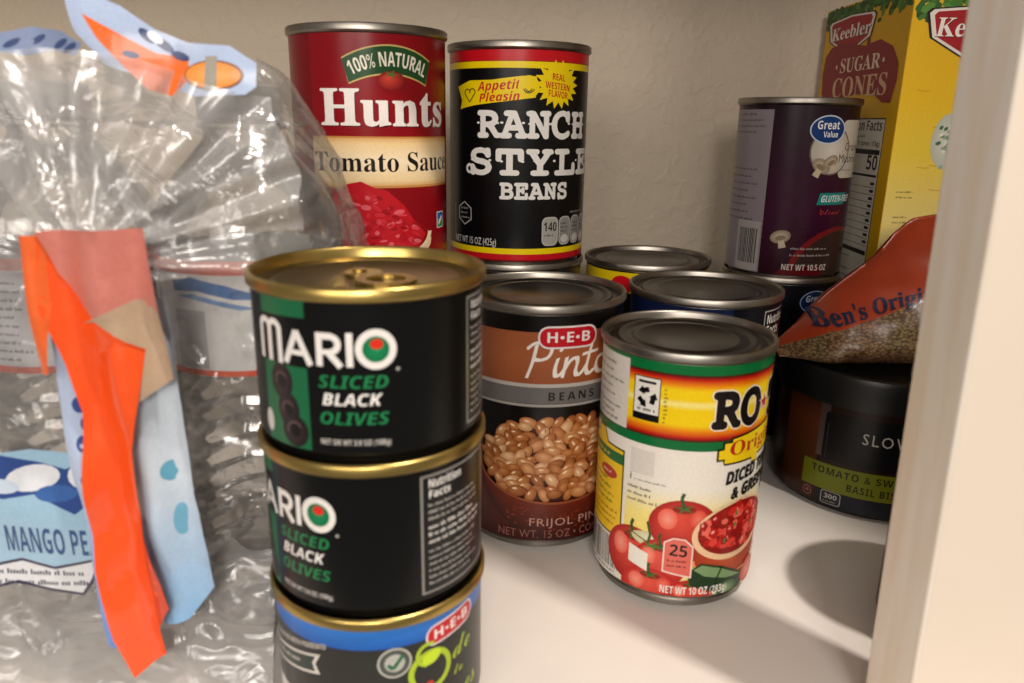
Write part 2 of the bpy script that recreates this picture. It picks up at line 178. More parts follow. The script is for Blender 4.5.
  'p': (158, [[20,-60, 20,137, 50,137, 55,119, 72,133, 82,138, 96,139, 116,135, 133,121, 143,99, 147,69, 143,38, 132,16, 115,2, 95,-3, 81,-1, 71,3, 55,15, 57,-5, 57,-60], [84,28, 95,30, 103,38, 107,51, 109,69, 103,99, 84,109, 71,107, 63,100, 59,89, 57,69, 58,51, 63,38, 71,30]]),
  'r': (114, [[20,0, 20,137, 48,137, 53,114, 55,114, 72,132, 83,137, 108,138, 106,103, 85,103, 76,101, 62,90, 58,81, 57,70, 57,0]]),
  's': (124, [[57,-3, 32,-1, 12,6, 12,36, 35,28, 58,25, 73,28, 77,32, 78,40, 68,49, 37,63, 20,75, 12,90, 11,101, 15,118, 26,130, 43,137, 65,139, 90,137, 113,128, 102,102, 74,111, 65,112, 52,109, 48,103, 50,97, 97,73, 105,67, 114,52, 115,41, 111,22, 100,9, 82,0]]),
  't': (108, [[55,-2, 36,7, 29,15, 25,27, 24,43, 24,109, 6,109, 6,124, 26,137, 37,166, 61,166, 61,137, 99,137, 99,109, 61,109, 61,43, 65,31, 77,27, 101,32, 101,4, 86,-1]]),
  'u': (164, [[67,-3, 47,0, 32,9, 22,25, 19,48, 19,137, 56,137, 56,57, 57,44, 61,35, 68,29, 78,27, 92,30, 101,39, 106,53, 108,72, 108,137, 145,137, 145,0, 116,0, 111,18, 109,18, 102,8, 91,2]]),
  'v': (142, [[52,0, 0,137, 39,137, 65,59, 72,31, 73,45, 77,59, 103,137, 142,137, 90,0]]),
  'y': (142, [[22,-60, 9,-58, 9,-29, 23,-30, 34,-28, 42,-23, 52,-6, 54,1, 0,137, 41,137, 67,60, 72,36, 77,60, 102,137, 142,137, 85,-18, 75,-36, 62,-49, 46,-57]]),
 },
 'S': {
  '0': (140, [[70,-3, 50,0, 34,9, 22,23, 14,41, 10,64, 10,116, 14,138, 22,156, 34,170, 50,178, 70,181, 90,178, 105,170, 117,156, 125,138, 130,115, 130,64, 125,41, 117,23, 105,9, 90,0], [70,14, 82,19, 88,34, 93,90, 88,145, 82,160, 70,165, 59,160, 52,145, 48,121, 47,90, 48,58, 52,34, 59,19]]),
  '1': (140, [[24,0, 24,13, 50,14, 57,22, 57,155, 40,136, 33,131, 25,129, 19,130, 12,140, 11,147, 37,159, 67,180, 95,180, 95,23, 101,14, 128,13, 128,0]]),
  'A': (163, [[-3,0, -3,7, 9,11, 18,28, 77,174, 84,173, 143,32, 153,13, 158,8, 165,7, 165,0, 85,0, 85,7, 100,9, 106,17, 94,49, 39,49, 28,18, 32,10, 48,7, 48,0], [42,60, 90,60, 66,119]]),
  'B': (165, [[6,0, 6,7, 17,8, 23,12, 27,19, 28,31, 28,137, 26,154, 19,161, 6,163, 6,170, 82,170, 131,160, 148,131, 137,106, 107,92, 144,77, 156,49, 151,28, 138,13, 117,3, 89,0], [68,94, 87,96, 98,101, 104,112, 106,128, 105,143, 100,154, 92,160, 81,162, 74,161, 70,158, 68,146], [83,9, 96,11, 105,18, 110,30, 112,48, 110,66, 103,77, 91,84, 68,86, 68,24, 71,12]]),
  'C': (174, [[96,-4, 72,-1, 51,7, 34,21, 21,39, 13,60, 10,85, 13,109, 21,131, 34,148, 52,162, 73,170, 97,173, 115,171, 144,162, 152,165, 156,173, 163,173, 163,115, 156,115, 146,136, 133,152, 117,162, 99,165, 65,145, 54,84, 66,28, 104,9, 118,11, 133,17, 147,26, 160,40, 167,33, 136,5]]),
  'E': (165, [[5,0, 5,6, 16,7, 23,11, 27,18, 28,29, 28,137, 27,151, 23,158, 16,162, 6,163, 6,170, 149,170, 149,119, 143,119, 137,139, 127,151, 110,158, 71,158, 68,151, 68,92, 87,94, 97,100, 103,112, 107,128, 113,128, 113,44, 107,44, 102,68, 97,75, 81,82, 68,83, 68,25, 69,17, 72,13, 86,10, 117,14, 138,28, 153,53, 160,53, 150,0]]),
  'H': (195, [[6,0, 6,7, 17,8, 23,12, 27,19, 28,30, 28,141, 27,151, 23,158, 17,162, 6,163, 6,170, 90,170, 90,163, 76,161, 70,155, 68,141, 68,93, 127,93, 127,149, 126,155, 119,161, 105,163, 105,170, 189,170, 189,163, 172,158, 168,151, 167,141, 167,30, 168,19, 172,12, 178,8, 189,7, 189,0, 105,0, 105,7, 116,8, 123,11, 126,18, 127,30, 127,82, 68,82, 68,30, 69,19, 72,12, 79,8, 90,7, 90,0]]),
  'L': (159, [[6,0, 6,7, 17,8, 23,12, 27,19, 28,30, 28,141, 27,152, 23,158, 17,162, 6,163, 6,170, 93,170, 93,163, 78,162, 70,155, 68,141, 68,23, 71,14, 87,10, 104,11, 117,15, 128,21, 138,30, 152,58, 159,58, 150,0]]),
  'N': (184, [[150,-4, 40,130, 40,29, 41,18, 44,12, 51,8, 62,7, 62,0, 7,0, 7,7, 24,11, 28,21, 28,145, 14,161, 7,163, 7,170, 58,170, 146,63, 146,141, 144,154, 137,161, 123,163, 123,170, 179,170, 179,163, 168,162, 161,158, 158,151, 157,140, 157,-4]]),
  'O': (196, [[97,-4, 79,-2, 63,3, 48,11, 35,22, 25,35, 17,50, 12,67, 10,85, 12,103, 17,120, 25,135, 35,148, 48,159, 63,167, 80,172, 99,174, 117,172, 133,167, 148,159, 161,148, 171,135, 179,120, 184,103, 186,85, 184,67, 179,50, 171,35, 160,22, 147,11, 132,3, 115,-2], [99,5, 131,25, 141,85, 138,119, 129,145, 115,160, 97,165, 65,145, 54,85, 57,50, 66,25, 80,10]]),
  'R': (176, [[6,0, 6,7, 17,8, 23,12, 27,19, 28,30, 28,141, 27,151, 23,158, 17,162, 6,163, 6,170, 81,170, 114,167, 137,159, 151,145, 155,125, 146,99, 117,83, 161,19, 172,7, 179,7, 179,0, 126,0, 75,79, 68,79, 68,30, 69,19, 72,12, 79,8, 90,7, 90,0], [68,87, 93,89, 104,96, 111,108, 113,125, 106,152, 84,161, 75,160, 68,152]]),
  'S': (145, [[16,-4, 16,59, 23,59, 31,35, 42,19, 56,9, 73,6, 86,7, 96,13, 102,22, 104,33, 99,48, 84,60, 42,82, 29,94, 21,108, 19,124, 20,138, 25,150, 33,160, 43,167, 55,172, 69,174, 112,166, 117,168, 119,174, 126,174, 126,119, 120,119, 116,132, 101,153, 83,164, 72,166, 61,164, 52,159, 46,151, 46,133, 51,125, 70,113, 108,94, 118,87, 130,70, 134,50, 132,35, 126,22, 117,11, 105,3, 89,-2, 53,-2, 32,5, 26,3, 23,-4]]),
  'T': (158, [[34,0, 34,7, 46,8, 53,12, 57,19, 58,30, 58,161, 38,158, 24,150, 15,137, 11,118, 4,118, 4,170, 153,170, 153,118, 147,118, 133,150, 98,161, 98,30, 99,18, 103,11, 110,8, 122,7, 122,0]]),
  'Y': (159, [[38,0, 38,7, 49,8, 55,12, 59,19, 60,67, 17,144, 3,161, -5,163, -5,170, 77,170, 77,163, 62,161, 58,155, 61,146, 93,84, 124,136, 130,152, 125,160, 110,163, 110,170, 164,170, 164,163, 152,158, 143,146, 100,76, 101,19, 104,12, 111,8, 122,7, 122,0]]),
  'a': (128, [[95,-4, 80,0, 75,13, 56,1, 36,-3, 24,-1, 15,4, 9,13, 8,24, 12,39, 24,51, 44,61, 74,71, 73,99, 70,105, 64,109, 55,110, 43,108, 39,102, 46,86, 45,80, 41,75, 29,71, 22,72, 13,81, 12,88, 18,104, 35,115, 60,119, 83,116, 98,109, 106,96, 109,78, 109,18, 111,13, 116,13, 119,16, 123,10, 109,0], [60,13, 70,19, 74,24, 74,63, 52,52, 44,31, 47,17]]),
  'c': (109, [[58,-4, 44,-2, 32,4, 22,13, 14,25, 9,40, 7,56, 9,73, 15,88, 24,101, 36,111, 50,117, 65,119, 81,117, 93,111, 101,102, 103,91, 99,80, 88,76, 77,80, 71,108, 63,111, 47,100, 42,70, 44,46, 51,28, 62,18, 76,14, 89,17, 101,27, 106,23, 85,3]]),
  'e': (112, [[57,-4, 44,-2, 32,4, 21,13, 14,26, 9,41, 7,59, 9,75, 14,90, 22,102, 32,111, 45,117, 59,119, 78,115, 93,104, 102,87, 105,62, 44,62, 51,27, 74,16, 88,20, 101,32, 106,27, 85,4], [43,72, 75,72, 72,103, 67,109, 60,111, 47,102]]),
  'g': (122, [[54,-52, 33,-51, 18,-45, 8,-37, 5,-28, 10,-17, 26,-10, 13,0, 9,11, 10,20, 16,28, 38,41, 16,56, 8,79, 10,90, 15,100, 22,108, 33,114, 59,119, 87,113, 118,113, 118,100, 100,100, 106,88, 109,76, 103,56, 87,43, 76,39, 47,38, 39,31, 38,27, 41,20, 96,15, 106,11, 113,5, 118,-14, 113,-30, 101,-42, 82,-50], [59,46, 66,48, 71,54, 74,79, 71,103, 66,109, 59,111, 51,109, 46,103, 43,93, 43,64, 46,54, 51,48], [60,-43, 88,-39, 98,-25, 97,-19, 93,-15, 76,-13, 36,-13, 29,-19, 27,-27, 29,-33, 35,-39, 45,-42]]),
  'i': (74, [[30,136, 24,140, 20,146, 20,161, 24,167, 30,171, 38,173, 51,167, 55,161, 55,146, 51,140, 45,136], [7,0, 7,6, 17,10, 20,21, 20,94, 17,106, 8,109, 8,116, 55,116, 55,21, 58,10, 61,7, 67,6, 67,0]]),
  'm': (206, [[7,0, 7,6, 17,10, 20,21, 20,94, 17,106, 7,110, 7,116, 55,116, 55,99, 70,114, 88,119, 109,113, 119,97, 136,113, 156,119, 180,109, 188,79, 188,14, 193,7, 200,6, 200,0, 141,0, 141,6, 150,10, 153,21, 153,81, 150,96, 147,100, 141,101, 130,98, 121,88, 121,14, 127,7, 133,6, 133,0, 74,0, 74,6, 84,10, 86,21, 86,90, 84,96, 80,100, 74,101, 63,98, 55,88, 55,14, 60,7, 66,6, 66,0]]),
  'n': (142, [[7,0, 7,6, 17,10, 20,21, 20,94, 17,106, 7,110, 7,116, 55,116, 55,100, 71,114, 91,119, 115,109, 123,79, 123,21, 126,10, 129,7, 135,6, 135,0, 75,0, 75,6, 85,10, 88,21, 88,81, 85,96, 82,100, 76,101, 65,98, 55,88, 55,21, 57,10, 67,6, 67,0]]),
  'o': (125, [[63,-4, 47,-2, 34,4, 22,14, 14,26, 9,41, 7,57, 9,74, 14,89, 22,101, 34,111, 47,117, 62,119, 78,117, 91,111, 102,102, 111,89, 116,74, 118,57, 116,40, 111,26, 102,13, 91,4, 78,-2], [63,4, 72,7, 80,21, 82,57, 81,85, 77,101, 71,109, 63,111, 54,109, 48,101, 45,85, 45,30, 48,15, 54,7]]),
  'r': (107, [[7,0, 7,6, 17,10, 20,21, 20,94, 17,106, 8,109, 8,116, 54,116, 54,94, 61,104, 78,117, 87,119, 103,113, 108,99, 104,87, 92,83, 83,86, 74,96, 70,97, 60,90, 56,72, 56,14, 59,9, 73,6, 73,0]]),
  't': (85, [[46,-4, 33,-2, 25,4, 20,13, 18,27, 18,104, 8,104, 8,112, 42,148, 48,158, 54,158, 54,116, 77,116, 77,104, 54,104, 54,24, 58,16, 62,15, 70,18, 77,28, 83,25, 68,3]]),
  'u': (140, [[49,-4, 34,-1, 24,6, 19,19, 17,36, 17,92, 15,105, 4,110, 4,116, 53,116, 53,28, 56,17, 66,13, 76,16, 85,25, 85,92, 82,106, 71,110, 71,116, 121,116, 121,19, 127,12, 134,11, 134,5, 112,3, 85,-4, 85,15, 78,7, 69,1]]),
 },
 'H': {
  'A': (163, [[-3,0, -3,7, 9,11, 18,28, 77,174, 84,173, 143,32, 153,13, 158,8, 165,7, 165,0, 85,0, 85,7, 100,9, 106,17, 94,49, 39,49, 28,18, 32,10, 48,7, 48,0], [42,60, 90,60, 66,119]]),
  'B': (165, [[6,0, 6,7, 17,8, 23,12, 27,19, 28,31, 28,137, 26,154, 19,161, 6,163, 6,170, 82,170, 131,160, 148,131, 137,106, 107,92, 144,77, 156,49, 151,28, 138,13, 117,3, 89,0], [68,94, 87,96, 98,101, 104,112, 106,128, 105,143, 100,154, 92,160, 81,162, 74,161, 70,158, 68,146], [83,9, 96,11, 105,18, 110,30, 112,48, 110,66, 103,77, 91,84, 68,86, 68,24, 71,12]]),
  'C': (174, [[96,-4, 72,-1, 51,7, 34,21, 21,39, 13,60, 10,85, 13,109, 21,131, 34,148, 52,162, 73,170, 97,173, 115,171, 144,162, 152,165, 156,173, 163,173, 163,115, 156,115, 146,136, 133,152, 117,162, 99,165, 65,145, 54,84, 66,28, 104,9, 118,11, 133,17, 147,26, 160,40, 167,33, 136,5]]),
  'E': (165, [[5,0, 5,6, 16,7, 23,11, 27,18, 28,29, 28,137, 27,151, 23,158, 16,162, 6,163, 6,170, 149,170, 149,119, 143,119, 137,139, 127,151, 110,158, 71,158, 68,151, 68,92, 87,94, 97,100, 103,112, 107,128, 113,128, 113,44, 107,44, 102,68, 97,75, 81,82, 68,83, 68,25, 69,17, 72,13, 86,10, 117,14, 138,28, 153,53, 160,53, 150,0]]),
  'G': (189, [[100,-4, 74,-1, 53,7, 35,21, 21,38, 13,60, 10,85, 13,110, 21,131, 35,149, 52,162, 73,170, 96,173, 116,171, 144,162, 154,168, 156,173, 163,173, 163,115, 156,115, 150,129, 133,151, 123,159, 100,165, 66,145, 54,85, 57,50, 67,25, 82,10, 103,5, 115,6, 122,10, 126,17, 128,27, 128,48, 123,63, 115,67, 103,68, 103,74, 186,74, 186,68, 176,67, 170,64, 167,58, 166,11, 133,0]]),
  'H': (195, [[6,0, 6,7, 17,8, 23,12, 27,19, 28,30, 28,141, 27,151, 23,158, 17,162, 6,163, 6,170, 90,170, 90,163, 76,161, 70,155, 68,141, 68,93, 127,93, 127,149, 126,155, 119,161, 105,163, 105,170, 189,170, 189,163, 172,158, 168,151, 167,141, 167,30, 168,19, 172,12, 178,8, 189,7, 189,0, 105,0, 105,7, 116,8, 123,11, 126,18, 127,30, 127,82, 68,82, 68,30, 69,19, 72,12, 79,8, 90,7, 90,0]]),
  'K': (190, [[6,0, 6,7, 17,8, 24,12, 27,19, 28,30, 28,141, 27,151, 23,158, 17,162, 6,163, 6,170, 90,170, 90,163, 76,161, 70,155, 68,141, 68,87, 120,139, 127,148, 130,156, 124,161, 108,163, 108,170, 181,170, 181,163, 154,156, 128,134, 101,106, 173,17, 181,9, 193,7, 193,0, 105,0, 105,7, 120,8, 124,13, 123,18, 118,25, 74,80, 68,74, 69,19, 73,12, 79,8, 90,7, 90,0]]),
  'N': (184, [[150,-4, 40,130, 40,29, 41,18, 44,12, 51,8, 62,7, 62,0, 7,0, 7,7, 24,11, 28,21, 28,145, 14,161, 7,163, 7,170, 58,170, 146,63, 146,141, 144,154, 137,161, 123,163, 123,170, 179,170, 179,163, 168,162, 161,158, 158,151, 157,140, 157,-4]]),
  'O': (196, [[97,-4, 79,-2, 63,3, 48,11, 35,22, 25,35, 17,50, 12,67, 10,85, 12,103, 17,120, 25,135, 35,148, 48,159, 63,167, 80,172, 99,174, 117,172, 133,167, 148,159, 161,148, 171,135, 179,120, 184,103, 186,85, 184,67, 179,50, 171,35, 160,22, 147,11, 132,3, 115,-2], [99,5, 131,25, 141,85, 138,119, 129,145, 115,160, 97,165, 65,145, 54,85, 57,50, 66,25, 80,10]]),
  'R': (176, [[6,0, 6,7, 17,8, 23,12, 27,19, 28,30, 28,141, 27,151, 23,158, 17,162, 6,163, 6,170, 81,170, 114,167, 137,159, 151,145, 155,125, 146,99, 117,83, 161,19, 172,7, 179,7, 179,0, 126,0, 75,79, 68,79, 68,30, 69,19, 72,12, 79,8, 90,7, 90,0], [68,87, 93,89, 104,96, 111,108, 113,125, 106,152, 84,161, 75,160, 68,152]]),
  'S': (145, [[16,-4, 16,59, 23,59, 31,35, 42,19, 56,9, 73,6, 86,7, 96,13, 102,22, 104,33, 99,48, 84,60, 42,82, 29,94, 21,108, 19,124, 20,138, 25,150, 33,160, 43,167, 55,172, 69,174, 112,166, 117,168, 119,174, 126,174, 126,119, 120,119, 116,132, 101,153, 83,164, 72,166, 61,164, 52,159, 46,151, 46,133, 51,125, 70,113, 108,94, 118,87, 130,70, 134,50, 132,35, 126,22, 117,11, 105,3, 89,-2, 53,-2, 32,5, 26,3, 23,-4]]),
  'U': (183, [[92,-5, 63,-1, 43,11, 31,30, 27,58, 27,141, 26,151, 23,158, 16,162, 6,163, 6,170, 90,170, 90,163, 75,161, 69,155, 67,141, 67,52, 69,33, 76,19, 86,11, 102,8, 135,21, 146,59, 146,141, 145,151, 141,158, 122,163, 122,170, 177,170, 177,163, 167,161, 161,157, 157,141, 157,68, 153,34, 141,12, 121,-1]]),
  'a': (128, [[95,-4, 80,0, 75,13, 56,1, 36,-3, 24,-1, 15,4, 9,13, 8,24, 12,39, 24,51, 44,61, 74,71, 73,99, 70,105, 64,109, 55,110, 43,108, 39,102, 46,86, 45,80, 41,75, 29,71, 22,72, 13,81, 12,88, 18,104, 35,115, 60,119, 83,116, 98,109, 106,96, 109,78, 109,18, 111,13, 116,13, 119,16, 123,10, 109,0], [60,13, 70,19, 74,24, 74,63, 52,52, 44,31, 47,17]]),
  'b': (134, [[16,-4, 16,145, 14,160, 3,164, 3,170, 52,170, 52,104, 65,115, 82,119, 95,117, 106,111, 115,103, 122,91, 126,78, 127,62, 125,44, 120,28, 112,15, 100,5, 87,-2, 72,-4, 55,0, 39,11, 20,-4], [68,5, 79,9, 86,18, 90,35, 90,79, 86,93, 79,102, 69,104, 58,100, 54,96, 52,90, 52,26, 56,10]]),
  'e': (112, [[57,-4, 44,-2, 32,4, 21,13, 14,26, 9,41, 7,59, 9,75, 14,90, 22,102, 32,111, 45,117, 59,119, 78,115, 93,104, 102,87, 105,62, 44,62, 51,27, 74,16, 88,20, 101,32, 106,27, 85,4], [43,72, 75,72, 72,103, 67,109, 60,111, 47,102]]),
  'g': (122, [[54,-52, 33,-51, 18,-45, 8,-37, 5,-28, 10,-17, 26,-10, 13,0, 9,11, 10,20, 16,28, 38,41, 16,56, 8,79, 10,90, 15,100, 22,108, 33,114, 59,119, 87,113, 118,113, 118,100, 100,100, 106,88, 109,76, 103,56, 87,43, 76,39, 47,38, 39,31, 38,27, 41,20, 96,15, 106,11, 113,5, 118,-14, 113,-30, 101,-42, 82,-50], [59,46, 66,48, 71,54, 74,79, 71,103, 66,109, 59,111, 51,109, 46,103, 43,93, 43,64, 46,54, 51,48], [60,-43, 88,-39, 98,-25, 97,-19, 93,-15, 76,-13, 36,-13, 29,-19, 27,-27, 29,-33, 35,-39, 45,-42]]),
  'i': (74, [[30,136, 24,140, 20,146, 20,161, 24,167, 30,171, 38,173, 51,167, 55,161, 55,146, 51,140, 45,136], [7,0, 7,6, 17,10, 20,21, 20,94, 17,106, 8,109, 8,116, 55,116, 55,21, 58,10, 61,7, 67,6, 67,0]]),
  'l': (74, [[7,0, 7,6, 17,10, 20,21, 20,148, 18,160, 8,164, 8,170, 55,170, 55,21, 58,10, 61,7, 67,6, 67,0]]),
  'n': (142, [[7,0, 7,6, 17,10, 20,21, 20,94, 17,106, 7,110, 7,116, 55,116, 55,100, 71,114, 91,119, 115,109, 123,79, 123,21, 126,10, 129,7, 135,6, 135,0, 75,0, 75,6, 85,10, 88,21, 88,81, 85,96, 82,100, 76,101, 65,98, 55,88, 55,21, 57,10, 67,6, 67,0]]),
  'r': (107, [[7,0, 7,6, 17,10, 20,21, 20,94, 17,106, 8,109, 8,116, 54,116, 54,94, 61,104, 78,117, 87,119, 103,113, 108,99, 104,87, 92,83, 83,86, 74,96, 70,97, 60,90, 56,72, 56,14, 59,9, 73,6, 73,0]]),
  's': (107, [[56,-4, 27,3, 22,2, 19,-3, 13,-3, 13,39, 20,39, 25,25, 32,15, 42,8, 52,6, 67,10, 72,22, 68,31, 58,39, 28,55, 20,63, 15,72, 14,82, 16,96, 24,108, 36,116, 53,119, 79,114, 83,115, 86,119, 91,119, 91,83, 85,83, 80,94, 73,103, 65,108, 56,110, 48,109, 40,102, 40,91, 55,79, 82,64, 90,56, 94,47, 96,35, 93,19, 85,7, 72,-1]]),
  't': (85, [[46,-4, 33,-2, 25,4, 20,13, 18,27, 18,104, 8,104, 8,112, 42,148, 48,158, 54,158, 54,116, 77,116, 77,104, 54,104, 54,24, 58,16, 62,15, 70,18, 77,28, 83,25, 68,3]]),
  'u': (140, [[49,-4, 34,-1, 24,6, 19,19, 17,36, 17,92, 15,105, 4,110, 4,116, 53,116, 53,28, 56,17, 66,13, 76,16, 85,25, 85,92, 82,106, 71,110, 71,116, 121,116, 121,19, 127,12, 134,11, 134,5, 112,3, 85,-4, 85,15, 78,7, 69,1]]),
 },
 'P': {
  'O': (142, [[62,-2, 42,3, 27,18, 23,51, 41,90, 69,120, 111,147, 140,156, 149,157, 165,154, 174,147, 178,135, 175,126, 170,125, 166,143, 160,149, 151,151, 139,149, 105,124, 72,74, 52,25, 53,11, 57,6, 71,6, 87,13, 120,47, 134,70, 147,102, 149,113, 146,123, 133,121, 116,106, 91,66, 73,22, 69,27, 77,56, 105,103, 122,121, 133,128, 144,130, 159,124, 164,114, 164,100, 146,60, 112,21, 90,6, 76,0]]),
  'P': (176, [[49,-1, 31,6, 24,12, 20,26, 20,33, 32,47, 44,50, 56,46, 60,40, 60,32, 38,20, 40,12, 53,5, 68,6, 78,11, 96,29, 113,62, 87,55, 88,59, 117,70, 136,103, 158,128, 183,144, 153,150, 122,146, 93,137, 69,120, 60,110, 53,91, 58,80, 75,76, 86,80, 106,97, 123,136, 125,137, 128,131, 128,113, 122,94, 117,86, 103,74, 86,68, 68,67, 54,73, 49,78, 46,97, 57,117, 80,136, 118,152, 153,156, 179,153, 192,148, 212,148, 199,144, 209,136, 217,120, 216,107, 209,93, 175,71, 150,66, 138,41, 120,20, 99,6, 74,-1], [153,73, 167,79, 183,96, 192,118, 191,136, 189,139, 177,127, 159,90]]),
  'd': (151, [[33,-2, 19,1, 9,10, 6,23, 12,42, 28,60, 56,75, 71,77, 80,76, 90,67, 132,144, 163,147, 101,34, 89,9, 92,8, 98,10, 119,28, 124,23, 97,1, 85,-2, 70,3, 65,10, 65,16, 44,0], [46,7, 76,41, 84,62, 81,69, 74,70, 52,50, 34,23, 32,8, 35,6]]),
  'e': (103, [[28,-1, 14,6, 5,18, 5,30, 10,42, 40,69, 68,77, 79,75, 87,69, 90,60, 83,46, 55,30, 36,26, 32,11, 35,6, 54,8, 77,21, 85,28, 89,23, 72,9, 46,-1], [39,32, 55,37, 64,44, 72,57, 72,66, 65,69, 42,39]]),
  'i': (86, [[59,93, 56,105, 68,115, 78,114, 84,105, 82,98, 76,92], [72,23, 43,0, 32,-2, 21,0, 15,6, 13,15, 23,46, 18,42, 13,47, 40,75, 75,77, 50,31, 39,9, 43,8, 68,28]]),
  'l': (105, [[76,23, 49,1, 35,-2, 25,0, 15,11, 16,24, 29,53, 18,42, 13,46, 45,82, 82,143, 112,147, 59,49, 41,15, 42,8, 53,12, 71,28]]),
  'n': (144, [[-1,-2, 29,41, 39,57, 34,57, 19,42, 14,47, 42,73, 55,77, 60,75, 64,69, 64,49, 80,65, 94,74, 106,77, 115,75, 119,72, 124,56, 97,9, 101,8, 125,28, 130,23, 92,-2, 79,4, 74,23, 83,42, 103,69, 89,62, 53,22, 37,0]]),
  'o': (112, [[34,-2, 20,1, 14,5, 7,17, 7,30, 12,42, 41,69, 70,77, 84,74, 93,67, 96,54, 94,43, 84,27, 78,21, 96,31, 101,26, 72,10, 66,10, 55,3], [48,9, 52,13, 53,21, 65,27, 79,51, 81,66, 75,69, 54,50, 36,13, 37,7]]),
  's': (87, [[77,26, 50,4, 25,-2, 12,0, 2,11, 3,22, 13,28, 21,25, 24,18, 19,9, 13,9, 20,5, 30,11, 40,40, 40,63, 18,42, 14,47, 50,84, 56,83, 56,78, 52,69, 61,56, 66,37, 63,25, 60,21, 72,31]]),
  't': (111, [[13,47, 41,76, 52,94, 80,140, 112,142, 93,110, 110,110, 108,102, 88,102, 59,53, 39,9, 44,8, 64,21, 71,28, 76,23, 47,1, 33,-2, 16,7, 14,16, 31,55, 18,42]]),
  'v': (118, [[34,-1, 22,4, 15,13, 16,28, 34,57, 29,57, 20,47, 16,52, 51,77, 56,75, 59,71, 57,47, 38,12, 38,9, 44,7, 65,13, 75,22, 67,40, 71,57, 85,74, 98,77, 104,73, 107,62, 105,50, 99,37, 88,25, 101,30, 107,36, 112,31, 94,19, 82,18, 62,3, 48,-1], [81,26, 95,46, 95,60, 82,55, 76,33]]),
 },
 'W': {
  'A': (151, [[7,0, 1,4, 1,13, 6,17, 15,17, 56,127, 28,129, 25,136, 28,143, 42,145, 85,144, 90,137, 138,17, 149,16, 152,9, 149,2, 141,0, 101,0, 94,4, 94,13, 96,16, 118,17, 106,46, 44,46, 34,17, 56,16, 59,9, 56,2, 45,0], [50,62, 100,62, 73,127]]),
  'B': (151, [[19,0, 13,2, 11,13, 13,16, 30,17, 30,127, 14,129, 11,136, 13,143, 20,145, 77,145, 100,142, 117,135, 126,122, 130,106, 126,89, 113,77, 133,63, 139,42, 138,31, 134,21, 126,12, 117,6, 103,1, 83,0], [49,82, 90,84, 100,88, 107,95, 109,105, 101,122, 80,127, 49,127], [49,17, 96,19, 109,23, 116,31, 118,42, 116,55, 108,62, 95,66, 49,67]]),
  'C': (151, [[79,-4, 61,-1, 44,6, 30,17, 19,33, 12,51, 10,72, 12,93, 19,112, 30,127, 44,139, 61,146, 80,149, 96,147, 114,141, 117,145, 123,147, 129,146, 132,138, 131,97, 120,95, 114,100, 109,118, 102,126, 92,131, 80,132, 60,128, 45,116, 35,97, 32,72, 38,42, 45,31, 55,22, 67,17, 80,15, 100,19, 126,33, 133,31, 135,25, 125,11, 99,-1]]),
  'E': (151, [[17,0, 11,2, 8,9, 12,16, 31,17, 31,127, 11,129, 8,136, 9,141, 12,144, 23,145, 124,145, 130,142, 132,135, 131,98, 124,95, 117,98, 115,106, 115,127, 50,127, 50,86, 82,86, 82,98, 86,104, 94,103, 98,90, 96,56, 90,53, 84,56, 82,71, 50,71, 50,17, 115,17, 115,44, 119,51, 128,51, 131,49, 132,9, 130,2, 124,0]]),
  'H': (151, [[21,0, 14,2, 12,9, 15,16, 27,17, 27,127, 15,129, 12,136, 13,141, 16,144, 64,144, 67,136, 64,129, 46,127, 46,85, 105,85, 105,127, 86,129, 83,136, 84,141, 100,145, 129,145, 136,143, 138,132, 136,129, 124,127, 124,17, 136,16, 138,9, 135,1, 87,1, 84,4, 84,13, 87,16, 105,17, 105,68, 46,68, 46,17, 64,16, 67,13, 66,4, 60,0]]),
  'L': (151, [[16,0, 9,2, 7,9, 10,16, 37,17, 37,127, 10,129, 7,136, 8,141, 11,144, 22,145, 83,145, 89,143, 92,136, 91,131, 77,127, 56,127, 56,17, 121,17, 123,61, 130,64, 137,61, 139,49, 139,9, 137,2, 130,0]]),
  'N': (151, [[111,-1, 107,5, 42,117, 42,17, 67,16, 70,9, 69,4, 62,0, 19,0, 12,2, 10,9, 13,16, 25,17, 25,127, 9,129, 4,136, 5,141, 25,145, 44,143, 50,137, 111,31, 111,127, 88,129, 85,136, 88,143, 98,145, 133,145, 140,143, 142,136, 139,129, 128,127, 128,4, 126,-1]]),
  'O': (151, [[75,-4, 57,-1, 41,6, 28,18, 18,33, 11,52, 9,73, 11,94, 18,112, 28,128, 41,139, 57,146, 75,149, 93,146, 109,139, 122,128, 133,112, 139,94, 141,73, 139,51, 133,33, 122,17, 109,6, 93,-1], [75,14, 93,17, 107,29, 116,47, 119,73, 116,98, 107,116, 93,128, 75,132, 57,128, 43,116, 34,98, 31,73, 34,47, 43,29, 57,17]]),
  'R': (151, [[16,0, 10,2, 8,13, 13,17, 29,17, 29,128, 10,130, 8,137, 10,143, 16,145, 68,145, 97,143, 113,136, 123,125, 127,115, 128,103, 126,90, 120,79, 110,71, 96,65, 107,55, 131,17, 144,16, 147,9, 145,2, 121,1, 88,46, 77,60, 64,63, 48,63, 48,17, 66,16, 69,13, 69,4, 63,0], [48,79, 73,79, 99,85, 108,104, 99,122, 74,128, 48,128]]),
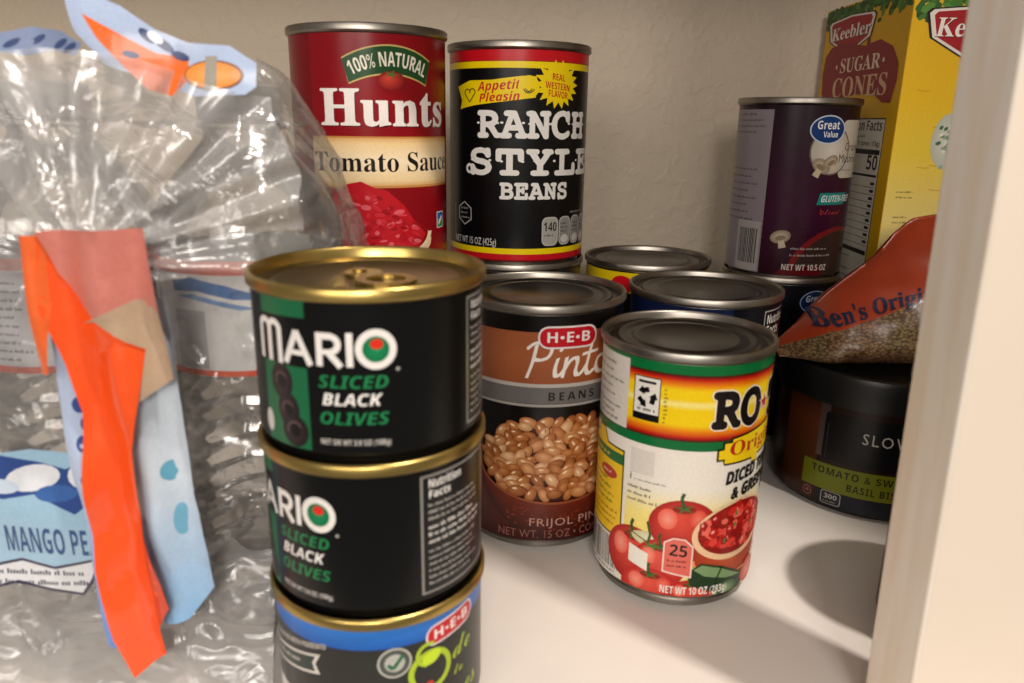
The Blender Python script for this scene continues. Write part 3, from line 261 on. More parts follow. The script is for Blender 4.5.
  'S': (151, [[30,-5, 23,-2, 18,43, 20,47, 27,49, 34,46, 42,28, 50,20, 62,15, 76,13, 91,15, 102,20, 109,29, 112,39, 106,55, 88,62, 49,70, 34,78, 25,89, 22,105, 23,117, 28,127, 37,136, 48,143, 76,149, 107,142, 108,147, 121,147, 124,143, 126,112, 124,105, 117,103, 111,105, 103,121, 96,127, 86,131, 75,132, 61,130, 50,125, 44,117, 41,106, 48,91, 69,84, 89,82, 121,69, 132,42, 128,23, 117,9, 99,-1, 76,-4, 58,-2, 40,5, 37,-3]]),
  'T': (151, [[41,0, 35,2, 33,13, 38,17, 66,17, 66,127, 31,127, 28,84, 20,81, 13,84, 13,136, 15,143, 22,145, 128,145, 135,143, 138,136, 139,90, 137,84, 131,81, 123,84, 120,127, 85,127, 85,17, 108,17, 116,15, 118,9, 116,2, 110,0]]),
  'Y': (151, [[40,0, 33,4, 33,13, 40,17, 65,17, 65,58, 24,127, 12,129, 10,141, 13,144, 62,143, 65,136, 61,129, 47,127, 76,74, 107,127, 93,129, 90,132, 90,141, 103,145, 137,143, 140,132, 138,129, 126,127, 84,56, 84,17, 114,16, 117,9, 114,2, 104,0]]),
  'a': (151, [[57,-3, 41,0, 28,7, 20,19, 17,34, 20,51, 32,63, 49,71, 73,74, 102,71, 95,92, 75,99, 38,88, 30,94, 33,105, 43,111, 75,116, 96,113, 110,105, 118,92, 121,73, 121,17, 139,16, 142,9, 139,2, 132,0, 113,0, 107,2, 103,16, 81,2], [71,17, 89,24, 101,35, 102,54, 77,58, 59,57, 47,52, 39,44, 36,35, 38,27, 43,21, 51,17]]),
  'g': (151, [[69,-49, 49,-46, 42,-38, 45,-31, 58,-28, 73,-30, 89,-28, 99,-21, 105,-10, 107,22, 90,9, 69,5, 55,7, 42,12, 31,20, 23,31, 18,45, 16,59, 18,74, 24,87, 32,98, 43,106, 56,111, 70,113, 88,110, 106,99, 106,108, 108,112, 132,113, 139,111, 142,104, 138,97, 125,96, 125,4, 123,-19, 120,-27, 109,-38, 88,-47], [72,24, 86,26, 98,34, 105,45, 108,59, 106,73, 98,85, 86,92, 72,95, 58,92, 46,85, 38,74, 36,59, 38,45, 46,34, 57,26]]),
  'i': (151, [[66,138, 66,165, 72,168, 87,165, 89,143, 84,137], [30,0, 23,2, 21,9, 23,15, 31,17, 68,17, 68,96, 44,96, 37,98, 34,104, 36,111, 44,113, 85,112, 87,108, 87,17, 126,17, 133,15, 135,9, 133,2, 125,0]]),
  'l': (151, [[33,0, 25,2, 23,9, 26,15, 33,17, 67,17, 67,142, 32,144, 29,147, 31,158, 38,160, 84,159, 86,155, 86,17, 124,17, 130,15, 133,9, 131,2, 123,0]]),
  'n': (151, [[23,0, 16,2, 13,9, 16,16, 30,17, 30,96, 16,98, 13,104, 16,111, 47,112, 48,100, 66,112, 84,116, 100,113, 113,105, 121,91, 124,72, 124,17, 138,15, 141,9, 138,2, 128,0, 95,0, 89,4, 89,13, 91,16, 105,17, 105,68, 99,90, 80,97, 64,93, 53,83, 49,76, 48,17, 62,16, 65,9, 62,1]]),
  'r': (151, [[23,0, 16,2, 13,9, 16,15, 24,17, 45,17, 45,96, 22,98, 19,104, 21,111, 29,113, 62,112, 63,87, 87,109, 115,116, 125,115, 137,106, 139,100, 132,89, 124,89, 113,95, 107,96, 87,89, 63,68, 63,17, 104,17, 111,15, 113,9, 111,2, 103,0]]),
  's': (151, [[31,-3, 24,0, 22,9, 22,31, 24,38, 31,41, 36,39, 44,25, 53,19, 79,13, 91,14, 100,18, 106,24, 108,32, 106,40, 101,45, 51,50, 35,57, 26,67, 22,82, 25,96, 34,107, 49,114, 69,116, 103,111, 113,115, 119,112, 121,89, 119,80, 113,77, 108,79, 86,97, 67,101, 56,99, 48,95, 41,83, 43,76, 52,70, 103,65, 122,54, 127,45, 128,34, 125,19, 116,8, 101,0, 80,-3, 43,3, 36,-2]]),
 },
 'I': {
  'A': (157, [[-15,0, 79,179, 124,179, 142,0, 106,0, 103,43, 45,43, 24,0], [60,74, 101,74, 97,128, 96,150, 84,123]]),
  'B': (155, [[7,0, 44,179, 96,179, 119,176, 137,169, 149,157, 153,139, 150,122, 143,109, 130,99, 114,92, 125,87, 133,80, 139,70, 141,58, 138,40, 131,25, 120,14, 106,6, 70,0], [67,108, 97,109, 106,113, 112,120, 114,131, 109,143, 94,148, 75,148], [50,31, 85,33, 94,38, 101,47, 103,58, 97,73, 81,78, 60,78]]),
  'C': (153, [[81,-3, 52,2, 32,16, 19,39, 15,68, 23,115, 38,144, 48,156, 61,167, 75,175, 92,180, 126,180, 151,174, 163,169, 149,138, 121,149, 111,150, 97,148, 85,142, 75,134, 67,123, 56,97, 53,70, 55,52, 61,39, 72,32, 88,29, 119,35, 129,39, 129,7, 96,-2]]),
  'D': (169, [[7,0, 44,179, 93,179, 122,174, 143,161, 157,140, 162,111, 159,79, 150,52, 136,30, 116,14, 91,3, 62,0], [50,31, 82,34, 97,42, 109,55, 117,71, 122,89, 123,109, 121,126, 114,138, 103,145, 89,148, 75,148]]),
  'E': (136, [[7,0, 44,179, 144,179, 138,148, 75,148, 67,108, 125,108, 118,77, 60,77, 50,31, 113,31, 106,0]]),
  'F': (133, [[7,0, 44,179, 144,179, 137,148, 75,148, 65,102, 123,102, 116,71, 59,71, 44,0]]),
  'G': (173, [[81,-3, 53,2, 33,15, 19,37, 15,67, 17,89, 22,110, 30,130, 42,147, 56,161, 74,172, 95,179, 120,181, 145,178, 170,169, 156,139, 128,149, 102,148, 89,142, 78,134, 69,124, 57,98, 53,70, 55,53, 62,40, 73,32, 95,29, 110,32, 118,69, 85,69, 92,100, 161,100, 141,7, 100,-2]]),
  'I': (96, [[-7,0, -3,22, 20,32, 45,147, 26,157, 31,179, 110,179, 105,157, 82,147, 57,32, 76,22, 72,0]]),
  'K': (153, [[7,0, 44,179, 82,179, 63,92, 82,118, 132,179, 176,179, 104,93, 139,0, 98,0, 72,72, 57,64, 44,0]]),
  'L': (129, [[7,0, 44,179, 82,179, 50,31, 113,31, 106,0]]),
  'N': (189, [[7,0, 44,179, 88,179, 129,47, 139,94, 157,179, 190,179, 152,0, 111,0, 67,135, 58,84, 40,0]]),
  'O': (182, [[81,-3, 53,2, 32,16, 19,38, 15,66, 16,86, 28,127, 38,144, 51,159, 67,171, 87,179, 110,181, 138,177, 158,163, 171,142, 175,115, 169,72, 162,52, 152,34, 139,19, 123,7, 104,0], [84,29, 98,32, 111,40, 121,52, 130,69, 135,90, 137,114, 135,128, 129,140, 120,147, 107,150, 95,148, 85,143, 68,125, 57,98, 53,66, 55,50, 61,39, 71,32]]),
  'P': (152, [[7,0, 44,179, 94,179, 114,177, 129,172, 140,164, 148,154, 154,127, 151,107, 144,91, 131,79, 116,70, 97,65, 57,64, 44,0], [64,95, 94,97, 106,103, 114,113, 116,126, 110,142, 93,148, 75,148]]),
  'R': (152, [[7,0, 44,179, 88,179, 112,176, 130,167, 142,152, 146,130, 143,110, 135,95, 122,83, 107,76, 139,0, 98,0, 73,69, 58,69, 44,0], [65,99, 88,101, 99,106, 106,115, 108,128, 102,143, 84,148, 75,148]]),
  'S': (133, [[49,-3, 14,4, 5,9, 5,42, 27,32, 49,29, 60,30, 70,34, 76,40, 78,48, 72,65, 42,89, 30,105, 26,127, 28,142, 33,155, 42,166, 55,174, 70,179, 87,181, 113,178, 136,169, 122,141, 104,147, 87,150, 71,144, 66,138, 64,130, 65,121, 77,108, 99,91, 108,80, 114,68, 116,53, 113,36, 106,22, 96,11, 66,-1]]),
  'T': (133, [[33,0, 64,147, 21,147, 27,179, 151,179, 144,147, 101,147, 70,0]]),
  'U': (173, [[74,-3, 49,1, 32,11, 21,27, 17,52, 19,66, 43,179, 80,179, 57,66, 55,51, 60,35, 78,29, 92,32, 102,39, 109,50, 114,67, 138,179, 175,179, 151,63, 138,29, 127,16, 113,6, 95,0]]),
  'V': (148, [[38,0, 23,179, 59,179, 65,71, 66,37, 79,71, 132,179, 170,179, 79,0]]),
  'W': (224, [[28,0, 23,179, 58,179, 58,39, 73,79, 118,179, 151,179, 153,79, 153,39, 169,81, 209,179, 247,179, 168,0, 126,0, 124,81, 123,124, 109,88, 69,0]]),
  'a': (149, [[50,-3, 31,2, 16,18, 12,31, 12,64, 21,96, 28,110, 37,122, 48,131, 60,137, 74,139, 86,138, 95,134, 109,119, 116,137, 144,137, 115,0, 88,0, 89,18, 72,3], [64,27, 78,33, 89,49, 96,69, 98,89, 93,104, 88,108, 74,108, 62,98, 51,70, 48,49, 52,33]]),
  'd': (149, [[50,-3, 31,2, 16,18, 12,31, 12,64, 21,96, 28,110, 37,122, 48,131, 60,137, 74,139, 85,138, 100,127, 106,119, 110,146, 119,190, 156,190, 115,0, 87,0, 89,18, 72,3], [65,27, 73,29, 80,34, 90,50, 98,88, 93,103, 88,108, 74,108, 62,98, 51,70, 48,49, 52,33]]),
  'e': (139, [[65,-3, 43,1, 26,11, 15,27, 11,50, 12,67, 22,98, 30,112, 41,123, 54,132, 70,137, 87,139, 107,136, 122,128, 130,117, 133,102, 128,82, 114,67, 89,58, 48,52, 50,39, 54,32, 62,27, 72,25, 101,31, 113,36, 113,8, 91,0], [52,79, 76,81, 88,86, 95,93, 98,101, 95,110, 85,113, 72,108, 60,97]]),
  'i': (74, [[51,154, 41,161, 39,169, 45,185, 52,189, 68,189, 74,187, 78,182, 80,175, 78,166, 68,155], [5,0, 34,137, 70,137, 41,0]]),
  'l': (74, [[5,0, 45,190, 82,190, 41,0]]),
  'n': (151, [[5,0, 34,137, 62,137, 60,111, 78,131, 90,137, 103,139, 118,136, 130,128, 136,116, 138,90, 136,78, 119,0, 83,0, 99,80, 101,94, 98,106, 88,109, 80,107, 73,102, 61,83, 53,57, 41,0]]),
  'o': (146, [[63,-3, 49,-1, 36,4, 26,12, 18,22, 13,35, 11,50, 12,68, 21,99, 29,113, 39,124, 52,132, 66,137, 84,139, 105,135, 121,125, 132,108, 135,85, 131,52, 126,37, 118,24, 108,13, 81,-1], [66,28, 76,30, 84,36, 95,57, 98,85, 94,102, 89,107, 81,109, 73,108, 61,97, 52,79, 48,50, 53,33]]),
  'p': (149, [[-8,-60, 34,137, 62,137, 61,116, 77,132, 87,137, 99,139, 109,138, 126,128, 132,118, 136,106, 138,89, 137,73, 128,41, 121,27, 101,6, 88,0, 75,-3, 63,-1, 55,3, 43,18, 37,-19, 29,-60], [68,27, 81,33, 95,56, 101,88, 97,104, 85,109, 76,108, 69,103, 59,87, 51,49, 52,40, 56,33, 61,29]]),
  'r': (105, [[5,0, 34,137, 62,137, 60,111, 69,123, 79,132, 90,137, 115,138, 107,102, 94,104, 81,102, 70,93, 60,80, 54,61, 41,0]]),
  's': (118, [[44,-3, 21,-1, 3,6, 3,36, 32,25, 57,28, 62,33, 64,40, 60,49, 32,67, 24,75, 19,84, 17,96, 20,114, 31,128, 47,136, 69,139, 103,133, 113,128, 101,101, 86,109, 70,112, 59,109, 55,105, 55,96, 93,68, 99,58, 101,45, 97,24, 86,10, 67,1]]),
  't': (103, [[50,-3, 36,-1, 24,4, 17,14, 16,43, 30,109, 12,109, 15,127, 39,137, 55,166, 79,166, 73,137, 107,137, 101,109, 67,109, 53,43, 53,32, 58,28, 72,28, 83,32, 83,4, 69,-1]]),
  'u': (151, [[48,-3, 33,0, 22,8, 16,21, 16,63, 32,137, 69,137, 52,57, 50,42, 53,31, 63,27, 71,29, 78,34, 85,43, 95,66, 98,80, 110,137, 147,137, 118,0, 90,0, 91,25, 83,14, 73,5, 62,-1]]),
 },
}
_gc = {}
def glyph(st, ch):
    k = (st, ch)
    if k not in _gc:
        if ch == ' ': _gc[k] = (65, [], []); return _gc[k]
        g = GLYPHS[st].get(ch) or GLYPHS['R'].get(ch) or GLYPHS['R']['-']
        adv, s = g
        loops = []
        for lp in s:
            loops.append([(lp[i], lp[i + 1]) for i in range(0, len(lp), 2)])
        def inside(p, lp):
            c = False
            for (x0, y0), (x1, y1) in zip(lp, lp[1:] + lp[:1]):
                if (y0 > p[1]) != (y1 > p[1]) and p[0] < (x1 - x0) * (p[1] - y0) / (y1 - y0) + x0: c = not c
            return c
        own = [[j for j in range(len(loops)) if j != i and inside(loops[i][0], loops[j])] for i in range(len(loops))]
        flat, tris = [], []
        for i, lp in enumerate(loops):                    # every outer outline with its own holes
            if len(own[i]) % 2: continue
            grp = [lp] + [loops[j] for j in range(len(loops)) if i in own[j] and len(own[j]) % 2]
            k0 = len(flat); flat += [p for l in grp for p in l]
            tris += [tuple(k0 + q for q in t) for t in tessellate_polygon([[Vector((x, y, 0)) for x, y in l] for l in grp])]
        _gc[k] = (adv, flat, tris)
    return _gc[k]

def C(h):
    h = h.lstrip('#'); c = [int(h[i:i + 2], 16) / 255 for i in (0, 2, 4)]
    return tuple(x / 12.92 if x <= .04045 else ((x + .055) / 1.055) ** 2.4 for x in c)
def mix(a, b, t):
    t = max(0, min(1, t)); return tuple(x + (y - x) * t for x, y in zip(a, b))

class Art:
    """Flat printed artwork in millimetres (u to the right, v up), cut on a grid and wrapped on a surface."""
    def __init__(s, step=None, vstep=None, u_lo=-1e9, u_hi=1e9):
        s.F = []; s.n = 0; s.step = step; s.vs = vstep; s.lo = u_lo; s.hi = u_hi; s.warp = None; s.clip = None
    def nxt(s): s.n += 1; return s
    def _cut(s, poly, axis, c):
        a, b = [], []
        for i in range(len(poly)):
            p, q = poly[i], poly[(i + 1) % len(poly)]
            if p[axis] <= c: a.append(p)
            if p[axis] >= c: b.append(p)
            if (p[axis] - c) * (q[axis] - c) < 0:
                t = (c - p[axis]) / (q[axis] - p[axis])
                x = [p[k] + (q[k] - p[k]) * t for k in range(len(p))]; x[axis] = c; x = tuple(x)
                a.append(x); b.append(x)
        return a, b
    def conv(s, pts, col):
        """one convex polygon; col is a colour, a function of (u, v) or one colour per corner"""
        if s.warp: pts = [s.warp(*p) for p in pts]
        if isinstance(col, list): P = [tuple(p) + tuple(c) for p, c in zip(pts, col)]
        elif callable(col): P = [tuple(p) for p in pts]
        else: P = [tuple(p) + tuple(col) for p in pts]
        todo = [P]
        if s.clip:
            for ax, c, keep in s.clip:
                todo = [h for h in (s._cut(t, ax, c)[keep] for t in todo) if len(h) > 2]
        for axis, st in ((0, s.step), (1, s.vs)):
            if not st: continue
            out = []
            for poly in todo:
                lo = min(p[axis] for p in poly); hi = max(p[axis] for p in poly)
                k = math.floor(lo / st + 1e-6) + 1
                rest = poly
                while k * st < hi - 1e-6 and len(rest) > 2:
                    a, rest = s._cut(rest, axis, k * st)
                    if len(a) > 2: out.append(a)
                    k += 1
                if len(rest) > 2: out.append(rest)
            todo = out
        for poly in todo:
            ar = sum(poly[i - 1][0] * poly[i][1] - poly[i][0] * poly[i - 1][1] for i in range(len(poly)))
            if abs(ar) < 1e-5: continue
            if ar < 0: poly = poly[::-1]
            if callable(col): poly = [p + tuple(col(p[0], p[1])) for p in poly]
            s.F.append((poly, s.n))
        return s
    def poly(s, pts, col):
        s.nxt()
        for t in tessellate_polygon([[Vector((x, y, 0)) for x, y in pts]]):
            s.conv([pts[i] for i in t], col)
        return s
    def rect(s, u0, v0, u1, v1, col, r=0):
        if r:
            q = []
            for cx, cy, a0 in ((u1 - r, v1 - r, 0), (u0 + r, v1 - r, 90), (u0 + r, v0 + r, 180), (u1 - r, v0 + r, 270)):
                for k in range(5): a = radians(a0 + k * 22.5); q.append((cx + r * cos(a), cy + r * sin(a)))
            return s.nxt().conv(q, col)
        return s.nxt().conv([(u0, v0), (u1, v0), (u1, v1), (u0, v1)], col)
    def vgrad(s, u0, u1, stops):
        """horizontal bands blending into each other: stops = [(v, colour), ...]"""
        s.nxt()
        for (a, ca), (b, cb) in zip(stops, stops[1:]):
            s.conv([(u0, a), (u1, a), (u1, b), (u0, b)], [ca, ca, cb, cb])
        return s
    def ell(s, cu, cv, ru, rv, col, rot=0, n=20, inner=None, off=(0, 0)):
        """ellipse, optionally with another colour at a shifted centre"""
        s.nxt(); P = []
        for k in range(n):
            a = 2 * pi * k / n; x, y = ru * cos(a), rv * sin(a)
            P.append((cu + x * cos(rot) - y * sin(rot), cv + x * sin(rot) + y * cos(rot)))
        if inner is None: return s.conv(P, col)
        c = (cu + off[0], cv + off[1])
        for k in range(n): s.conv([c, P[k], P[(k + 1) % n]], [inner, col, col])
        return s
    def ring(s, cu, cv, r0, r1, col, a0=0, a1=360, n=28, sq=1):
        s.nxt()
        for k in range(n):
            a = radians(a0 + (a1 - a0) * k / n); b = radians(a0 + (a1 - a0) * (k + 1) / n)
            s.conv([(cu + r0 * cos(a), cv + r0 * sq * sin(a)), (cu + r1 * cos(a), cv + r1 * sq * sin(a)), (cu + r1 * cos(b), cv + r1 * sq * sin(b)), (cu + r0 * cos(b), cv + r0 * sq * sin(b))], col)
        return s
    def star(s, cu, cv, r0, r1, n, col, sq=1, rot=0):
        P = []
        for k in range(2 * n):
            a = pi * k / n + rot; r = r1 if k % 2 else r0
            P.append((cu + r * cos(a), cv + r * sq * sin(a)))
        s.nxt()
        for k in range(2 * n): s.conv([(cu, cv), P[k], P[(k + 1) % (2 * n)]], col)
        return s
    def line(s, pts, w, col):
        s.nxt()
        for (x0, y0), (x1, y1) in zip(pts, pts[1:]):
            L = math.hypot(x1 - x0, y1 - y0) or 1; a, b = -(y1 - y0) / L * w / 2, (x1 - x0) / L * w / 2
            s.conv([(x0 + a, y0 + b), (x0 - a, y0 - b), (x1 - a, y1 - b), (x1 + a, y1 + b)], col)
        return s
    def text(s, t, u, v, h, col, st='B', w=None, sx=1, slant=0, slope=0, track=0, anchor='l', bend=None, bold=0):
        """letters of cap height h on a baseline starting at (u, v); w fits the width"""
        if bold:
            for q in range(8):
                s.text(t, u + bold * cos(q * pi / 4), v + bold * sin(q * pi / 4), h, col, st, w, sx, slant, slope, track, anchor, bend)
        s.nxt(); capg = {'R': 175, 'B': 172, 'S': 172, 'H': 178, 'P': 175, 'W': 160, 'I': 172}
        k = h / capg[st]; x = 0; xs = []
        for ch in t:
            xs.append(x); x += glyph(st, ch)[0] + track
        tot = (x - track) * k
        if w: sx = w / tot
        W = tot * sx
        if anchor == 'c': u -= W / 2
        if anchor == 'r': u -= W
        for ch, x0 in zip(t, xs):
            adv, flat, tris = glyph(st, ch)
            for tr in tris:
                P = []
                for i in tr:
                    gx, gy = flat[i]
                    X = (x0 + gx) * k * sx + slant * gy * k; Y = gy * k
                    if bend:                                   # letters on an arc of radius bend about the text's middle
                        a = (X - W / 2) / bend; rr = bend + Y
                        P.append((u + W / 2 + rr * sin(a), v + rr * cos(a) - bend + (X - W / 2) * slope))
                    else: P.append((u + X, v + Y + X * slope))
                s.conv(P, col)
        return s
    def small(s, u, v, w, rows, dv, th, col, seed=1, slope=0):
        """rows of small print too fine to read"""
        rnd = random.Random(seed); s.nxt()
        for r in range(rows):
            x = 0; ww = w * rnd.uniform(.7, 1)
            while x < ww:
                k = rnd.randint(2, 7); e = th * .52
                for q in range(k):                      # one word of tiny strokes
                    y = v - r * dv + x * slope; t_ = th * rnd.choice([.62, .62, .7, .95])
                    s.conv([(u + x, y), (u + x + e * .62, y), (u + x + e * .62, y + t_), (u + x, y + t_)], col)
                    x += e
                    if x > ww: break
                x += th * .5
        return s
    def bars(s, u0, v0, u1, v1, col, seed=3):
        rnd = random.Random(seed); s.nxt(); x = u0
        while x < u1:
            w = rnd.choice([.35, .6, .9]); s.conv([(x, v0), (min(x + w, u1), v0), (min(x + w, u1), v1), (x, v1)], col); x += w + rnd.choice([.4, .7])
        return s
    def pill(s, cu, cv, w, h, txt, slope=0):
        """red lozenge with a white rim and white letters"""
        old = s.warp; s.warp = lambda a, b: (a, b + (a - cu) * slope)
        s.rect(cu - w / 2, cv - h / 2, cu + w / 2, cv + h / 2, C('e8dede'), r=h * .45)
        s.rect(cu - w / 2 + h * .08, cv - h * .42, cu + w / 2 - h * .08, cv + h * .42, C('c01524'), r=h * .38)
        s.text(txt, cu, cv - h * .22, h * .44, C('efe6e2'), 'B', w=w * .76, anchor='c')
        s.warp = old; return s
    def layers(s):
        """each print run lies one step above whatever it overlaps"""
        bb = {}
        for poly, n in s.F:
            us = [p[0] for p in poly]; ws = [p[1] for p in poly]; b = bb.get(n)
            q = (min(us), min(ws), max(us), max(ws))
            bb[n] = q if b is None else (min(b[0], q[0]), min(b[1], q[1]), max(b[2], q[2]), max(b[3], q[3]))
        lay, done = {}, []
        for n in sorted(bb):
            b = bb[n]; k = 0
            for m, c in done:
                if lay[m] >= k and b[0] < c[2] and c[0] < b[2] and b[1] < c[3] and c[1] < b[3]: k = lay[m] + 1
            lay[n] = k; done.append((n, b))
        return lay
    def build(s, name, mapf, mat, parent=None, gap=.010):
        vs_, fs, cols, nr = [], [], [], []
        lay = s.layers()
        for poly, n in s.F:
            n = lay[n]
            i0 = len(vs_)
            for p in poly:
                P, N = mapf(p[0], p[1]); P = P + N * (n * gap)
                vs_.append(P * MM); nr.append(N); cols.append((p[2], p[3], p[4], 1))
            fs.append(list(range(i0, len(vs_))))
        me = bpy.data.meshes.new(name); me.from_pydata(vs_, [], fs)
        ca = me.color_attributes.new('ink', 'FLOAT_COLOR', 'POINT')
        ca.data.foreach_set('color', [c for q in cols for c in q])
        me.materials.append(mat)
        me.polygons.foreach_set('use_smooth', [True] * len(me.polygons))
        me.normals_split_custom_set_from_vertices([tuple(n.normalized()) for n in nr])
        o = bpy.data.objects.new(name, me); COL.objects.link(o); o.parent = parent
        return o

def cyl_map(R, phi0, R_of_v=None):
    def f(u, v):
        a = phi0 + u / R; N = Vector((sin(a), -cos(a), 0)); r = R_of_v(v) if R_of_v else R
        return N * r + Vector((0, 0, v)), N
    return f

# ------------------------------------------------------------------ materials
def nodes(name):
    m = bpy.data.materials.new(name); m.use_nodes = True
    nt = m.node_tree; return m, nt, nt.nodes['Principled BSDF'], nt.nodes, nt.links
def setin(b, **k):
    for q, v in k.items():
        q = q.replace('_', ' ')
        b.inputs[q].default_value = (*v, 1) if isinstance(v, tuple) and len(v) == 3 else v
def noise_bump(nt, b, scale, strength, dist, detail=4, extra=None):
    n, l = nt.nodes, nt.links
    tc = n.new('ShaderNodeTexCoord'); t = n.new('ShaderNodeTexNoise'); t.inputs['Scale'].default_value = scale; t.inputs['Detail'].default_value = detail
    bp = n.new('ShaderNodeBump'); bp.inputs['Strength'].default_value = strength; bp.inputs['Distance'].default_value = dist
    l.new(tc.outputs['Object'], t.inputs['Vector']); l.new(t.outputs['Fac'], bp.inputs['Height']); l.new(bp.outputs['Normal'], b.inputs['Normal'])
    return tc, t, bp
def ink_mat(name, rough=.32, spec=.5, coat=0.0, bump=.0):
    m, nt, b, n, l = nodes(name)
    a = n.new('ShaderNodeAttribute'); a.attribute_name = 'ink'
    tc = n.new('ShaderNodeTexCoord'); t = n.new('ShaderNodeTexNoise'); t.inputs['Scale'].default_value = 900
    mx = n.new('ShaderNodeMix'); mx.data_type = 'RGBA'; mx.blend_type = 'MULTIPLY'; mx.inputs['Factor'].default_value = .18
    l.new(tc.outputs['Object'], t.inputs['Vector']); l.new(a.outputs['Color'], mx.inputs['A']); l.new(t.outputs['Fac'], mx.inputs['B'])
    l.new(mx.outputs['Result'], b.inputs['Base Color'])
    setin(b, Roughness=rough, Specular_IOR_Level=spec, Coat_Weight=coat)
    if bump:
        t2 = n.new('ShaderNodeTexNoise'); t2.inputs['Scale'].default_value = 60; bp = n.new('ShaderNodeBump'); bp.inputs['Strength'].default_value = bump; bp.inputs['Distance'].default_value = .002
        l.new(tc.outputs['Object'], t2.inputs['Vector']); l.new(t2.outputs['Fac'], bp.inputs['Height']); l.new(bp.outputs['Normal'], b.inputs['Normal'])
    return m
def plain(name, col, rough=.5, metal=0.0, vary=.12, scale=300, bump=0.0, bd=.0005):
    m, nt, b, n, l = nodes(name)
    tc = n.new('ShaderNodeTexCoord'); t = n.new('ShaderNodeTexNoise'); t.inputs['Scale'].default_value = scale; t.inputs['Detail'].default_value = 5
    cr = n.new('ShaderNodeValToRGB'); c = C(col)
    cr.color_ramp.elements[0].position = .3; cr.color_ramp.elements[1].position = .7
    cr.color_ramp.elements[0].color = (*[x * (1 - vary) for x in c], 1); cr.color_ramp.elements[1].color = (*[min(1, x * (1 + vary)) for x in c], 1)
    l.new(tc.outputs['Object'], t.inputs['Vector']); l.new(t.outputs['Fac'], cr.inputs['Fac']); l.new(cr.outputs['Color'], b.inputs['Base Color'])
    setin(b, Roughness=rough, Metallic=metal)
    if bump:
        bp = n.new('ShaderNodeBump'); bp.inputs['Strength'].default_value = bump; bp.inputs['Distance'].default_value = bd
        l.new(t.outputs['Fac'], bp.inputs['Height']); l.new(bp.outputs['Normal'], b.inputs['Normal'])
    return m
def film(name, tint=(.97, .97, .96), haze=.10, rough=.14, bscale=55, bstr=.9, base=.10, hazecol=(.8, .8, .8), top=.5):
    """clear crinkled plastic: see-through, with sharp sheen on its folds and a little milkiness"""
    m = bpy.data.materials.new(name); m.use_nodes = True; nt = m.node_tree; n, l = nt.nodes, nt.links
    n.remove(n['Principled BSDF']); out = n['Material Output']
    tc = n.new('ShaderNodeTexCoord'); t = n.new('ShaderNodeTexNoise'); t.inputs['Scale'].default_value = bscale; t.inputs['Detail'].default_value = 3; t.inputs['Distortion'].default_value = 1.2
    bp = n.new('ShaderNodeBump'); bp.inputs['Strength'].default_value = bstr; bp.inputs['Distance'].default_value = .004
    l.new(tc.outputs['Object'], t.inputs['Vector']); l.new(t.outputs['Fac'], bp.inputs['Height'])
    tr = n.new('ShaderNodeBsdfTransparent'); tr.inputs['Color'].default_value = (*tint, 1)
    gl = n.new('ShaderNodeBsdfGlossy'); gl.inputs['Roughness'].default_value = rough; l.new(bp.outputs['Normal'], gl.inputs['Normal'])
    df = n.new('ShaderNodeBsdfDiffuse'); df.inputs['Color'].default_value = (*hazecol, 1); l.new(bp.outputs['Normal'], df.inputs['Normal'])
    lw = n.new('ShaderNodeLayerWeight'); lw.inputs['Blend'].default_value = .35; l.new(bp.outputs['Normal'], lw.inputs['Normal'])
    mp = n.new('ShaderNodeMapRange'); mp.inputs['To Min'].default_value = base; mp.inputs['To Max'].default_value = top
    l.new(lw.outputs['Fresnel'], mp.inputs['Value'])
    m1 = n.new('ShaderNodeMixShader'); m1.inputs['Fac'].default_value = haze; l.new(tr.outputs[0], m1.inputs[1]); l.new(df.outputs[0], m1.inputs[2])
    m2 = n.new('ShaderNodeMixShader'); l.new(mp.outputs['Result'], m2.inputs['Fac']); l.new(m1.outputs[0], m2.inputs[1]); l.new(gl.outputs[0], m2.inputs[2])
    l.new(m2.outputs[0], out.inputs['Surface'])
    return m

M = {}
M['ink'] = ink_mat('printed_paper_label', .28, .3)
M['ink_gloss'] = ink_mat('printed_glossy_label', .2, .5, .3)
M['carton'] = ink_mat('printed_carton', .45, .4)
M['pouch'] = ink_mat('printed_pouch_film', .28, .5, .2, bump=.5)
M['wrapink'] = ink_mat('printed_wrap_film', .25, .5, .3, bump=.5)
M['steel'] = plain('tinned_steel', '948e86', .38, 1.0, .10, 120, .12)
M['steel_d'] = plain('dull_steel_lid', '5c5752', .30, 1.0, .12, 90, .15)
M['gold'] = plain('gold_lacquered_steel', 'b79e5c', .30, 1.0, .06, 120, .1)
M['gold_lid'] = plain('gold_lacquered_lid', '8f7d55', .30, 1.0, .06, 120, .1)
M['black_lacquer'] = plain('black_lacquered_steel', '0b0b0c', .3, 0, .1)
M['tub'] = plain('black_tub_plastic', '0d0d0e', .35, 0, .1)
M['bottle'] = film('clear_bottle_plastic', (.94, .95, .95), .03, .07, 30, .2, .09, top=.85)
M['film'] = film('clear_crinkled_film', (.99, .985, .98), .06, .17, 38, 1.0, .04, (.8, .79, .77), top=.55)
M['cap'] = plain('frosted_cap_plastic', '8f8c88', .4)
M['film_top'] = film('clear_gathered_film', (.98, .98, .98), .2, .25, 40, .6, .05, (.8, .79, .78), top=.5)

